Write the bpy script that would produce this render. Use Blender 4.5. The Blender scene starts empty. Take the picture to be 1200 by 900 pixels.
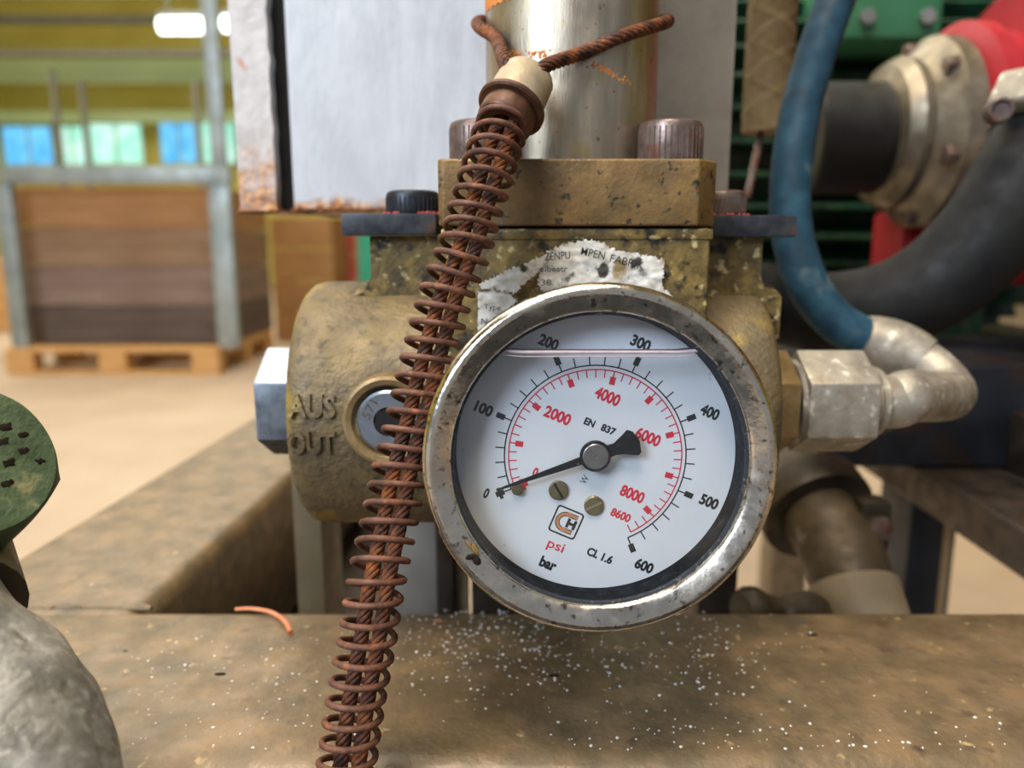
import bpy, bmesh, math, random
from mathutils import Vector, Matrix, noise
random.seed(7)
C = bpy.context.scene.collection
sc = bpy.context.scene
PI = math.pi
# ------------------------------------------------------------------ camera
H = 0.70; PITCH = math.radians(10.5); CP, SP = math.cos(PITCH), math.sin(PITCH)
cd = bpy.data.cameras.new('camera'); cam = bpy.data.objects.new('camera', cd); C.objects.link(cam)
cam.location = (0, 0, H); cam.rotation_euler = (PI/2 - PITCH, 0, 0)
cd.sensor_width = 36; cd.lens = 27; cd.clip_start = 0.01; cd.clip_end = 100
cd.dof.use_dof = True; cd.dof.focus_distance = 0.158; cd.dof.aperture_fstop = 11.5
sc.camera = cam
# ------------------------------------------------------------------ light
sc.view_settings.view_transform = 'Standard'; sc.view_settings.look = 'None'
sc.view_settings.gamma = 1; sc.view_settings.exposure = 0.0
w = bpy.data.worlds.new('world'); sc.world = w; w.use_nodes = True
w.node_tree.nodes['Background'].inputs[0].default_value = (0.82, 0.88, 1.0, 1)
w.node_tree.nodes['Background'].inputs[1].default_value = 0.34

def area(name, loc, target, sx, sy, power, col):
    l = bpy.data.lights.new(name, 'AREA'); l.shape = 'RECTANGLE'; l.size = sx; l.size_y = sy
    l.energy = power; l.color = col
    o = bpy.data.objects.new(name, l); C.objects.link(o); o.location = loc
    o.rotation_euler = (Vector(target) - Vector(loc)).to_track_quat('-Z', 'Y').to_euler()
    return o
area('window_light', (-2.6, -2.6, 2.6), (0, 0.2, 0.7), 1.8, 1.6, 215, (0.70, 0.83, 1.0))
area('ceiling_light_front', (-0.35, -0.7, 2.9), (0.05, 0.2, 0.6), 0.9, 0.8, 66, (1.0, 0.86, 0.68))
area('ceiling_light_hall', (-3.5, 6.5, 5.2), (-3.5, 6.5, 0), 8, 8, 640, (1.0, 0.93, 0.80))
area('ceiling_light_near', (-1.0, 1.6, 5.2), (-1.0, 1.6, 0), 4, 4, 230, (1.0, 0.92, 0.78))
# ------------------------------------------------------------------ helpers
def ray(px, py):
    v = (450 - py)/900.0
    return Vector(((px-600)/900.0, CP + v*SP, -SP + v*CP))
CAM = Vector((0, 0, H))
def atY(px, py, Y): r = ray(px, py); return CAM + r*(Y/r.y)
def atZ(px, py, Z): r = ray(px, py); return CAM + r*((Z-H)/r.z)
def atD(px, py, d): return CAM + ray(px, py)*d

def basis(axis, up=None):
    z = Vector(axis).normalized()
    u = Vector(up) if up else (Vector((0, 0, 1)) if abs(z.z) < 0.9 else Vector((0, 1, 0)))
    x = u.cross(z).normalized(); y = z.cross(x)
    return Matrix((x, y, z)).transposed()

def merge(bm, tmp, mtx=None):
    me = bpy.data.meshes.new('tmp'); tmp.to_mesh(me); tmp.free()
    if mtx is not None: me.transform(mtx)
    bm.from_mesh(me); bpy.data.meshes.remove(me)

def box(bm, lo, hi, bev=0.0, seg=2, mtx=None):
    t = bmesh.new(); bmesh.ops.create_cube(t, size=1)
    lo, hi = Vector(lo), Vector(hi)
    for v in t.verts: v.co = Vector([(lo[i]+hi[i])/2 + v.co[i]*(hi[i]-lo[i]) for i in range(3)])
    if bev > 0: bmesh.ops.bevel(t, geom=t.edges[:], offset=bev, segments=seg, affect='EDGES', profile=0.6)
    merge(bm, t, mtx)

def lathe(bm, prof, origin, axis, segs=48, mtx=None, closed=False):
    """prof: list of (r,h) along axis"""
    B = basis(axis); o = Vector(origin); t = bmesh.new(); rings = []
    for r, h in prof:
        if r < 1e-7: rings.append([t.verts.new(o + B @ Vector((0, 0, h)))])
        else: rings.append([t.verts.new(o + B @ Vector((r*math.cos(2*PI*k/segs), r*math.sin(2*PI*k/segs), h))) for k in range(segs)])
    pairs = list(zip(rings[:-1], rings[1:]))
    if closed: pairs.append((rings[-1], rings[0]))
    for a, b in pairs:
        for k in range(segs):
            k2 = (k+1) % segs
            if len(a) == 1 and len(b) == 1: continue
            if len(a) == 1: t.faces.new((a[0], b[k2], b[k]))
            elif len(b) == 1: t.faces.new((a[k], a[k2], b[0]))
            else: t.faces.new((a[k], a[k2], b[k2], b[k]))
    bmesh.ops.recalc_face_normals(t, faces=t.faces)
    merge(bm, t, mtx)

def prism(bm, poly, axis_map, d0, d1, bev=0.0, seg=2, mtx=None):
    t = bmesh.new()
    a = [t.verts.new(axis_map(u, v, d0)) for u, v in poly]; b = [t.verts.new(axis_map(u, v, d1)) for u, v in poly]
    t.faces.new(a); t.faces.new(b[::-1]); n = len(poly)
    for i in range(n): t.faces.new((a[i], b[i], b[(i+1) % n], a[(i+1) % n]))
    bmesh.ops.recalc_face_normals(t, faces=t.faces)
    if bev > 0: bmesh.ops.bevel(t, geom=t.edges[:], offset=bev, segments=seg, affect='EDGES', profile=0.6)
    merge(bm, t, mtx)

def hexa(bm, origin, axis, af, h0, h1, bev=0.0004, rot=0.0, cham=True, n=6):
    """hex prism, across-flats af"""
    B = basis(axis); o = Vector(origin); R = af/2/math.cos(PI/n)
    poly = [(R*math.cos(rot+2*PI*k/n), R*math.sin(rot+2*PI*k/n)) for k in range(n)]
    prism(bm, poly, lambda u, v, d: o + B @ Vector((u, v, d)), h0, h1, bev, 2)

def spline(pts, n):
    P = [Vector(p) for p in pts]; P = [P[0]*2-P[1]] + P + [P[-1]*2-P[-2]]
    out = []
    m = len(P)-3
    for i in range(n+1):
        s = i/n*m; k = min(int(s), m-1); t = s-k
        p0, p1, p2, p3 = P[k:k+4]
        out.append(0.5*((2*p1)+(p2-p0)*t+(2*p0-5*p1+4*p2-p3)*t*t+(3*p1-p0-3*p2+p3)*t*t*t))
    return out

def frames(pts):
    """parallel transport: list of (tangent, normal, binormal)"""
    T = [(pts[min(i+1, len(pts)-1)] - pts[max(i-1, 0)]).normalized() for i in range(len(pts))]
    n = Vector((1, 0, 0)) - T[0]*T[0].x
    if n.length < 0.1: n = Vector((0, 1, 0)) - T[0]*T[0].y
    n.normalize(); out = []
    for t in T:
        n = (n - t*n.dot(t)).normalized(); out.append((t, n, t.cross(n)))
    return out

def tube(bm, pts, rad, segs=16, caps=True):
    t = bmesh.new(); F = frames(pts); rings = []
    for i, p in enumerate(pts):
        r = rad(i/(len(pts)-1)) if callable(rad) else rad
        _, n, b = F[i]
        rings.append([t.verts.new(p + n*(r*math.cos(2*PI*k/segs)) + b*(r*math.sin(2*PI*k/segs))) for k in range(segs)])
    for a, b in zip(rings[:-1], rings[1:]):
        for k in range(segs): t.faces.new((a[k], a[(k+1) % segs], b[(k+1) % segs], b[k]))
    if caps: t.faces.new(rings[0][::-1]); t.faces.new(rings[-1])
    merge(bm, t)

def helix_on(pts, rad, pitch, phase, per=14, off=(0, 0), pitch1=None):
    """helix winding about a path (points sampled densely)"""
    L = [0.0]
    for a, b in zip(pts[:-1], pts[1:]): L.append(L[-1] + (b-a).length)
    def turns(f):      # pitch opens from pitch to pitch1 over the first 40 %
        g = min(f, .32); d = pitch1-pitch
        return .32/d*math.log(1+d*g/.32/pitch) + max(0, f-.32)/pitch1
    F = frames(pts); n = int(L[-1]/pitch*per); out = []; k = 0
    for i in range(n+1):
        s = L[-1]*i/n
        while k < len(L)-2 and L[k+1] < s: k += 1
        f = (s-L[k])/max(L[k+1]-L[k], 1e-9)
        p = pts[k].lerp(pts[k+1], f); nn = F[k][1].lerp(F[k+1][1], f); bb = F[k][2].lerp(F[k+1][2], f)
        a = phase + 2*PI*(s/pitch if not pitch1 else turns(s/L[-1])*L[-1]); r = rad(s/L[-1]) if callable(rad) else rad
        out.append(p + nn*(off[0]+r*math.cos(a)) + bb*(off[1]+r*math.sin(a)))
    return out

def text(bm, s, mapping, h, wd, extrude=0.0, bold=0.02, mirror=False):
    """mapping(u,v,t)->world ; u,v in -0.5..0.5 box scaled to wd,h"""
    cu = bpy.data.curves.new('txt', 'FONT'); cu.body = s; cu.size = 1; cu.offset = bold; cu.extrude = 0.5 if extrude > 0 else 0
    cu.resolution_u = 4
    o = bpy.data.objects.new('txt', cu); C.objects.link(o)
    bpy.context.view_layer.update()
    dg = bpy.context.evaluated_depsgraph_get(); me = bpy.data.meshes.new_from_object(o.evaluated_get(dg))
    xs = [v.co.x for v in me.vertices]; ys = [v.co.y for v in me.vertices]
    x0, x1, y0, y1 = min(xs), max(xs), min(ys), max(ys)
    for v in me.vertices:
        u = ((v.co.x-x0)/(x1-x0)-0.5)*wd; q = ((v.co.y-y0)/(y1-y0)-0.5)*h
        v.co = mapping(u, q, v.co.z*extrude)
    bm.from_mesh(me); bpy.data.meshes.remove(me); bpy.data.objects.remove(o); bpy.data.curves.remove(cu)

WL = {}
def thing(name, label, cat, loc, group=None, kind=None):
    o = bpy.data.objects.new(name, None); C.objects.link(o); o.location = loc; o.empty_display_size = 0.01
    o['label'] = label; o['category'] = cat
    if group: o['group'] = group
    if kind: o['kind'] = kind
    WL[o.name] = Vector(loc); return o

def obj(name, bm, m, parent=None, smooth=35, label=None, kind=None, cat=None, group=None, origin=None):
    """bm holds world coordinates"""
    base = WL[parent.name] if parent else (Vector(origin) if origin else Vector((0, 0, 0)))
    if base.length > 0: bmesh.ops.translate(bm, verts=bm.verts, vec=-base)
    me = bpy.data.meshes.new(name); bm.to_mesh(me); bm.free()
    me.materials.append(m)
    if smooth:
        me.shade_smooth(); me.set_sharp_from_angle(angle=math.radians(smooth))
    o = bpy.data.objects.new(name, me); C.objects.link(o)
    if parent: o.parent = parent; WL[o.name] = base
    else: o.location = base; WL[o.name] = base
    if label: o['label'] = label
    if kind: o['kind'] = kind
    if cat: o['category'] = cat
    if group: o['group'] = group
    return o
NB = bmesh.new
# ------------------------------------------------------------------ materials
def lin(c):
    if isinstance(c, str): c = [int(c[i:i+2], 16)/255 for i in (0, 2, 4)]
    return tuple((x/12.92 if x <= 0.04045 else ((x+0.055)/1.055)**2.4) for x in c) + (1,)
def mat(name, cols, scale=100, rough=(0.4, 0.6), metal=0.0, bump=0.0, bscale=None, spots=None, spots2=None, stretch=None, detail=6, spec=0.5, band=None, coat=0):
    """cols: hex list blended along a noise; spots: (hex, scale, threshold, softness)"""
    m = bpy.data.materials.new(name); m.use_nodes = True; nt = m.node_tree; N = nt.nodes; L = nt.links
    b = N['Principled BSDF']; tc = N.new('ShaderNodeTexCoord'); vec = tc.outputs['Object']
    if stretch:
        mp = N.new('ShaderNodeMapping'); mp.inputs['Scale'].default_value = stretch; L.new(vec, mp.inputs[0]); vec2 = mp.outputs[0]
    else: vec2 = vec
    n = N.new('ShaderNodeTexNoise'); n.inputs['Scale'].default_value = scale; n.inputs['Detail'].default_value = detail; n.inputs['Roughness'].default_value = 0.62
    L.new(vec2, n.inputs['Vector'])
    r = N.new('ShaderNodeValToRGB'); L.new(n.outputs[0], r.inputs[0]); e = r.color_ramp.elements
    k = len(cols)
    while len(e) < k: e.new(0.5)
    for i, c in enumerate(cols):
        e[i].position = 0.33 + 0.34*i/max(k-1, 1); e[i].color = lin(c)
    col = r.outputs[0]
    for sp in (spots, spots2):
        if not sp: continue
        n2 = N.new('ShaderNodeTexNoise'); n2.inputs['Scale'].default_value = sp[1]; n2.inputs['Detail'].default_value = 4
        L.new(vec, n2.inputs['Vector'])
        mr = N.new('ShaderNodeMapRange'); mr.inputs[1].default_value = sp[2]; mr.inputs[2].default_value = sp[2]+sp[3]; L.new(n2.outputs[0], mr.inputs[0])
        mx = N.new('ShaderNodeMix'); mx.data_type = 'RGBA'; L.new(mr.outputs[0], mx.inputs[0]); L.new(col, mx.inputs[6]); mx.inputs[7].default_value = lin(sp[0])
        col = mx.outputs[2]
    if band:   # rust creeping from an edge: (hex, axis index, v_full, v_none, noise scale)
        sx = N.new('ShaderNodeSeparateXYZ'); L.new(vec, sx.inputs[0])
        mr = N.new('ShaderNodeMapRange'); mr.clamp = False; mr.inputs[1].default_value = band[3]; mr.inputs[2].default_value = band[2]; L.new(sx.outputs[band[1]], mr.inputs[0])
        n3 = N.new('ShaderNodeTexNoise'); n3.inputs['Scale'].default_value = band[4]; n3.inputs['Detail'].default_value = 5; L.new(vec, n3.inputs['Vector'])
        ad = N.new('ShaderNodeMath'); ad.operation = 'ADD'; L.new(mr.outputs[0], ad.inputs[0]); L.new(n3.outputs[0], ad.inputs[1])
        m2 = N.new('ShaderNodeMapRange'); m2.inputs[1].default_value = 0.75; m2.inputs[2].default_value = 1.15; L.new(ad.outputs[0], m2.inputs[0])
        mx = N.new('ShaderNodeMix'); mx.data_type = 'RGBA'; L.new(m2.outputs[0], mx.inputs[0]); L.new(col, mx.inputs[6]); mx.inputs[7].default_value = lin(band[0])
        r7 = N.new('ShaderNodeValToRGB'); n7 = N.new('ShaderNodeTexNoise'); n7.inputs['Scale'].default_value = band[4]*2.2; n7.inputs['Detail'].default_value = 5
        L.new(vec, n7.inputs['Vector']); L.new(n7.outputs[0], r7.inputs[0]); e7 = r7.color_ramp.elements; e7.new(0.5)
        for i7, (p7, c7) in enumerate(((.36, '6A3A20'), (.5, 'B4763C'), (.64, 'D8AC78'))): e7[i7].position = p7; e7[i7].color = lin(c7)
        L.new(r7.outputs[0], mx.inputs[7])
        col = mx.outputs[2]
    L.new(col, b.inputs['Base Color'])
    rr = N.new('ShaderNodeMapRange'); rr.inputs[1].default_value = 0.35; rr.inputs[2].default_value = 0.65
    rr.inputs[3].default_value = rough[0]; rr.inputs[4].default_value = rough[1]
    n4 = N.new('ShaderNodeTexNoise'); n4.inputs['Scale'].default_value = scale*1.7; n4.inputs['Detail'].default_value = 5; L.new(vec, n4.inputs['Vector'])
    L.new(n4.outputs[0], rr.inputs[0]); L.new(rr.outputs[0], b.inputs['Roughness'])
    b.inputs['Metallic'].default_value = metal; b.inputs['Specular IOR Level'].default_value = spec
    if coat: b.inputs['Coat Weight'].default_value = coat; b.inputs['Coat Roughness'].default_value = 0.2
    if bump:
        n5 = N.new('ShaderNodeTexNoise'); n5.inputs['Scale'].default_value = bscale or scale*3; n5.inputs['Detail'].default_value = 5; L.new(vec2 if stretch else vec, n5.inputs['Vector'])
        bp = N.new('ShaderNodeBump'); bp.inputs['Strength'].default_value = 1.0; bp.inputs['Distance'].default_value = bump
        L.new(n5.outputs[0], bp.inputs['Height']); L.new(bp.outputs[0], b.inputs['Normal'])
    return m
def emit(name, c, s, c2=None, scale=1.0):
    m = bpy.data.materials.new(name); m.use_nodes = True; nt = m.node_tree; nt.nodes.remove(nt.nodes['Principled BSDF'])
    e = nt.nodes.new('ShaderNodeEmission'); e.inputs[0].default_value = lin(c); e.inputs[1].default_value = s
    if c2:
        tc = nt.nodes.new('ShaderNodeTexCoord'); n = nt.nodes.new('ShaderNodeTexNoise'); n.inputs['Scale'].default_value = scale
        nt.links.new(tc.outputs['Object'], n.inputs['Vector']); r = nt.nodes.new('ShaderNodeValToRGB'); nt.links.new(n.outputs[0], r.inputs[0])
        r.color_ramp.elements[0].position = .4; r.color_ramp.elements[1].position = .6
        r.color_ramp.elements[0].color = lin(c); r.color_ramp.elements[1].color = lin(c2); nt.links.new(r.outputs[0], e.inputs[0])
    nt.links.new(e.outputs[0], nt.nodes['Material Output'].inputs[0]); return m
def clear(name, tint, refl, ior=1.45):
    """thin clear pane: straight-through with a Fresnel reflection"""
    m = bpy.data.materials.new(name); m.use_nodes = True; nt = m.node_tree; nt.nodes.remove(nt.nodes['Principled BSDF'])
    t = nt.nodes.new('ShaderNodeBsdfTransparent'); t.inputs[0].default_value = lin(tint)
    g = nt.nodes.new('ShaderNodeBsdfGlossy'); g.inputs['Roughness'].default_value = refl
    f = nt.nodes.new('ShaderNodeFresnel'); f.inputs[0].default_value = ior
    ge = nt.nodes.new('ShaderNodeNewGeometry'); mi = nt.nodes.new('ShaderNodeMix'); mi.inputs[2].default_value = ior; mi.inputs[3].default_value = 1/ior   # the ray is not bent inside the pane
    nt.links.new(ge.outputs['Backfacing'], mi.inputs[0]); nt.links.new(mi.outputs[0], f.inputs[0])
    mx = nt.nodes.new('ShaderNodeMixShader'); L = nt.links
    L.new(f.outputs[0], mx.inputs[0]); L.new(t.outputs[0], mx.inputs[1]); L.new(g.outputs[0], mx.inputs[2]); L.new(mx.outputs[0], nt.nodes['Material Output'].inputs[0])
    return m

M = dict(
 concrete=mat('concrete', ['A08C76', 'B09B83', 'BAA78F'], 1.2, (0.5, 0.8), bump=0.001, bscale=30),
 yellow_wall=mat('yellow_wall', ['AEA244', 'BEB252', 'CAC06E'], 0.6, (0.6, 0.8)),
 pale_green=mat('pale_green_paint', ['A4BC8C', 'B8CC9C'], 0.8, (0.5, 0.7)),
 grey_steel=mat('galvanised_steel', ['7E8684', '929A98', 'A4ACAA'], 6, (0.4, 0.6), 0.5),
 grey_paint=mat('grey_paint', ['74746C', '86867E'], 5, (0.5, 0.7)),
 white_ceiling=mat('ceiling_sheet', ['A8A06A', 'B8B07A'], 0.7, (0.7, 0.8)),
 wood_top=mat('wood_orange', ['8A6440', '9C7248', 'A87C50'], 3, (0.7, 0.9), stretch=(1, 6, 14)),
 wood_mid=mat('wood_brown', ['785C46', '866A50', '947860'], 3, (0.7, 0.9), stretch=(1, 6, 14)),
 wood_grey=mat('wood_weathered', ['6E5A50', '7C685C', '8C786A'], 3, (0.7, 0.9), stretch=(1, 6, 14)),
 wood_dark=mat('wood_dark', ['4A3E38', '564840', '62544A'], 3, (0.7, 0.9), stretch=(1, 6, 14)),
 wood_pallet=mat('wood_pallet', ['B88850', 'C8985C', 'D4A86C'], 4, (0.7, 0.9), stretch=(1, 6, 14)),
 brass=mat('grimy_brass', ['6A5836', '887042', 'A0864C'], 130, (0.42, 0.7), 0.25, bump=0.00025, bscale=700, spots=('5C4428', 420, 0.60, 0.1), spots2=('5A6258', 260, 0.66, 0.08)),
 barrel=mat('cast_bronze', ['544834', '68593E', '7A6844'], 90, (0.45, 0.7), 0.2, bump=0.00045, bscale=650, spots=('4E4430', 300, 0.58, 0.12), spots2=('9A8236', 60, 0.58, 0.18)),
 flange=mat('flange_bronze', ['5C4A2E', '735A36', '86693C'], 110, (0.4, 0.62), 0.25, bump=0.00018, bscale=900, spots=('342E22', 420, 0.61, 0.06), spots2=('66685A', 150, 0.62, 0.1)),
 blackgold=mat('stained_brass', ['3C3424', '66552F', '88723E'], 160, (0.42, 0.7), 0.25, bump=0.0003, bscale=600, spots=('1E1A14', 190, 0.56, 0.09), spots2=('B8A878', 340, 0.60, 0.1)),
 chrome=mat('stained_steel', ['BAB0A2', 'CEC4B4', 'DCD4C6'], 150, (0.12, 0.34), 1.0, bump=0.00006, bscale=900, spots=('746A60', 700, 0.59, 0.1), spots2=('A8883C', 75, 0.72, 0.05)),
 steel_tube=mat('satin_steel', ['948A78', 'AEA28E', 'C4B8A4'], 60, (0.32, 0.50), 0.95, bump=0.00005, bscale=900, stretch=(3, 3, .35), spots=('7C6844', 700, 0.66, 0.06), spots2=('B4A070', 150, 0.60, 0.15)),
 zinc=mat('zinc_steel', ['8E867A', 'A29A8C', 'B0A898'], 150, (0.42, 0.62), 0.6, bump=0.00012, bscale=900, spots=('D8D0C0', 300, 0.6, 0.1), spots2=('8A7C66', 110, 0.58, 0.15)),
 hexsteel=mat('plug_steel', ['8A94A2', 'A4AEBA'], 150, (0.25, 0.4), 0.85),
 dialblack=mat('black_rim', ['14161A', '24282E'], 400, (0.5, 0.7), 0.0, spots=('5C5A50', 900, 0.62, 0.06)),
 casewall=mat('case_wall', ['0A0C10', '14171C', '22262C'], 260, (0.7, 0.9), 0.0, spec=0.15, spots=('4C4E4C', 700, 0.62, 0.1)),
 dial=mat('dial_white', ['DEDFE4', 'E4E5E9', 'E8E8EC'], 60, (0.45, 0.6), 0.0, spots=('C8CAD0', 320, 0.74, 0.03)),
 ink_black=mat('black_ink', ['1C1E22', '26282C'], 400, (0.5, 0.6)),
 ink_red=mat('red_ink', ['D22238', 'DC2C40'], 400, (0.5, 0.6)),
 ink_copper=mat('copper_ink', ['C0825A', 'CC8E66'], 400, (0.5, 0.6)),
 needle=mat('needle_black', ['0E0E10', '1C1C1E'], 300, (0.3, 0.45), spots=('6E6A66', 700, 0.70, 0.04)),
 hub=mat('hub_steel', ['8E8A88', 'A49E9A'], 300, (0.3, 0.4), 0.8),
 screw=mat('screw_brass', ['6A6046', '8A7E5E', '968A6C'], 300, (0.3, 0.5), 0.7),
 rust=mat('rust', ['4A2616', '7C4426', '9A5A34'], 260, (0.6, 0.9), 0.1, bump=0.0002, bscale=1600, spots=('8E5E4C', 500, 0.56, 0.12)),
 rust_spring=mat('rust_spring', ['42261B', '603C2C', '744C3A'], 220, (0.55, 0.8), 0.15, bump=0.00015, bscale=1600, spots=('8A5230', 330, 0.60, 0.08)),
 rust_cable=mat('rust_cable', ['301A10', '5A3018', '8A4E22'], 200, (0.6, 0.9), 0.1, bump=0.0002, bscale=1500, spots=('2A1812', 260, 0.58, 0.1)),
 rust_flake=mat('rust_flake', ['C06A2A', 'D08848'], 500, (0.7, 0.9)),
 ferrule=mat('aluminium', ['94856E', 'A8987E', 'B8A88E'], 150, (0.45, 0.65), 0.4, bump=0.00012, bscale=900, stretch=(1, 1, 0.3)),
 washer=mat('brown_washer', ['3E281C', '583A28', '6A4630'], 200, (0.35, 0.6), 0.4),
 bolt=mat('dark_bolt', ['5C5048', '706058', '80706A'], 200, (0.35, 0.55), 0.6, bump=0.0001, bscale=900, spots=('74483A', 150, 0.56, 0.12)),
 blackbolt=mat('black_bolt', ['1E2026', '2C3038'], 200, (0.35, 0.5), 0.4),
 plate=mat('clamp_plate', ['24262A', '36393E', '48494C'], 200, (0.4, 0.6), 0.5, spots=('5E4A40', 150, 0.6, 0.1)),
 redflake=mat('red_flake', ['8A3030', 'A44444'], 400, (0.7, 0.9)),
 whitepaint=mat('white_paint', ['B4B6BC', 'C2C5CA', 'CED0D4'], 60, (0.3, 0.5), 0.0, bump=0.0006, bscale=110, stretch=(1, 1, .45), spots=('C8B49A', 90, 0.70, 0.08), band=('A8682E', 2, -0.003, 0.0075, 160), coat=.3),
 postpaint=mat('rusty_white_paint', ['B0A8A2', 'C4BEBA', 'D0CAC8'], 60, (0.35, 0.6), 0.0, bump=0.0007, bscale=120, spots=('B86E34', 70, 0.60, 0.08), band=('B06A30', 2, -0.022, 0.040, 170)),
 greyplate=mat('grey_plate', ['9A948A', 'A8A298', 'B2ACA2'], 60, (0.4, 0.6), 0.2, bump=0.0002, bscale=200),
 blackgap=mat('gap_dot_black', ['060606', '101010'], 100, (0.8, 0.9)),  # flat black painted in for gap and socket darkness, and the nut dot
 rustcrumb=mat('rust_edge', ['5A3420', '8A5632'], 200, (0.8, 0.9), bump=0.0004),
 beam=mat('greasy_steel', ['584A36', '6C5B42', '80694C'], 70, (0.35, 0.6), 0.12, bump=0.0003, bscale=420, spots=('544636', 160, 0.60, 0.14), spots2=('B09668', 240, 0.66, 0.1), coat=.12),
 darkbeam=mat('dark_brown_steel', ['241C16', '32281E', '42342A'], 60, (0.4, 0.7), 0.2),
 darkbox=mat('dark_steel', ['1C1E24', '282A32', '34363E'], 40, (0.4, 0.6), 0.3, spots=('3A2A20', 30, 0.56, 0.1)),
 blue_black=mat('blue_black', ['1A222C', '242E3A'], 40, (0.4, 0.6)),
 grit=mat('white_grit', ['CCC8C0', 'E0DCD6'], 100, (0.15, 0.3), 0.0),
 green=mat('green_paint', ['0C2E20', '143E2B', '1C4E36'], 60, (0.35, 0.55), 0.0, spots=('46503A', 110, 0.56, 0.15)),  # green darkened to carry the shade the motor stands in
 greencap=mat('dusty_green', ['35452A', '45583A', '566646'], 120, (0.45, 0.7), 0.0, bump=0.0003, bscale=700, spots=('7A7A54', 200, 0.62, 0.1)),
 greenside=mat('green_side', ['0E5A38', '187048'], 60, (0.4, 0.6), 0.0, spots=('3A3418', 90, 0.5, 0.12)),
 casting=mat('grey_casting', ['6A6862', '86847E', 'A2A09A'], 110, (0.35, 0.6), 0.35, bump=0.0003, bscale=520, spots=('5E594C', 240, 0.52, 0.25), spots2=('B8B6B0', 420, 0.55, 0.3)),
 redpaint=mat('red_paint', ['86121E', '981824', 'A4222C'], 20, (0.5, 0.65), 0.0, spec=.35, spots=('8A3A34', 30, 0.62, 0.12)),
 greyflange=mat('grey_flange', ['6E6658', '847A68', '988E7C'], 60, (0.3, 0.5), 0.7),
 blackcover=mat('black_cover', ['100E0E', '1C1A18'], 50, (0.45, 0.6)),
 blackhose=mat('black_hose', ['08080A', '0F0F0F', '181613'], 60, (0.6, 0.8), spec=0.3, bump=0.0001),
 bluehose=mat('blue_hose', ['14303E', '1C4054', '2C5466'], 70, (0.6, 0.8), spec=0.3, bump=0.0001, spots=('6A7A78', 60, 0.60, 0.15)),  # blue taken down to hold the shade of the right side
 braid=mat('braided_sleeve', ['8A7350', '9C855E'], 300, (0.7, 0.9)),
 nutbrass=mat('nut_brass', ['7A6442', '8E7650', 'A08860'], 120, (0.35, 0.55), 0.5, bump=0.0001, bscale=900),
 pipe=mat('dirty_pipe', ['3A3022', '4A3E2C', '5A4C36'], 80, (0.45, 0.7), 0.2, spots=('8A8880', 90, 0.62, 0.12)),
 darkclamp=mat('dark_clamp', ['2A241C', '3C3428', '4C4232'], 90, (0.4, 0.6), 0.3),
 paper=mat('torn_label', ['A89E8C', 'CCC6BA', 'DEDAD2'], 190, (0.5, 0.7), 0.0, spots=('3A362C', 210, 0.57, 0.07), spots2=('8A744C', 140, 0.60, 0.08)),
 orange=mat('orange_strand', ['C07048', 'D08860'], 200, (0.5, 0.7)),
 crumb=mat('dark_crumb', ['16120E', '2A221A'], 300, (0.8, 0.95), spec=.1),
 wing=mat('insect_wing', ['6A5028', '8A6A38'], 300, (0.4, 0.6)),
 redcrate=mat('red_crate', ['9A4434', 'A8503C'], 4, (0.6, 0.8)),
 orangecrate=mat('brown_crate', ['8A6238', '9C7444'], 4, (0.6, 0.8)),
 greenpost=mat('green_post', ['0E7A5A', '168866'], 4, (0.5, 0.7)),
 paleblock=mat('pale_grey_block', ['7C7468', '8C857A'], 60, (0.5, 0.7)),
 tan=mat('tan_paint', ['82725A', '928268'], 60, (0.5, 0.7)),
 olive=mat('olive_leg', ['4E4430', '5C5038'], 60, (0.5, 0.7)),
 glass=clear('gauge_glass', 'FAFBFC', 0.06),
 liquid=clear('glycerine', 'F6F6F4', 0.03, 1.08),
 meniscus=mat('meniscus', ['D8B8B8', 'E8D4D0'], 500, (0.1, 0.2)),
 lamp=emit('lamp_glow', 'FFFFF8', 6.0),
 pane_blue=emit('pane_blue', '78CCF8', 1.25, '58B4F0', 3),
 pane_green=emit('pane_green', 'D0FCEC', 1.25, 'A4F0D4', 3),
)
# ------------------------------------------------------------------ the hall
def struct(name, lo, hi, m):
    bm = NB(); box(bm, lo, hi); return obj(name, bm, m, None, smooth=None, kind='structure')
YW = 13.0
M['reflection_black'] = mat('reflection_black', ['15161A', '1E2024'], 8, (0.6, 0.8))
struct('floor', (-9, -3.5, -0.1), (11, YW+.1, 0), M['concrete'])
struct('bezel_reflection_slab', (-1.3, -2.2, 0), (1.3, 0.05, .012), M['reflection_black'])  # unseen slab, added so the bezel top has something dark to reflect
struct('wall_back', (-9, YW, 0), (11, YW+.2, 5.6), M['yellow_wall'])
struct('wall_left', (-9.2, -3.5, 0), (-9, YW, 5.6), M['yellow_wall'])
struct('wall_right', (11, -3.5, 0), (11.2, YW, 5.6), M['yellow_wall'])
struct('ceiling', (-9.2, -1.2, 5.6), (11.2, YW+.2, 5.75), M['white_ceiling'])
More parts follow.
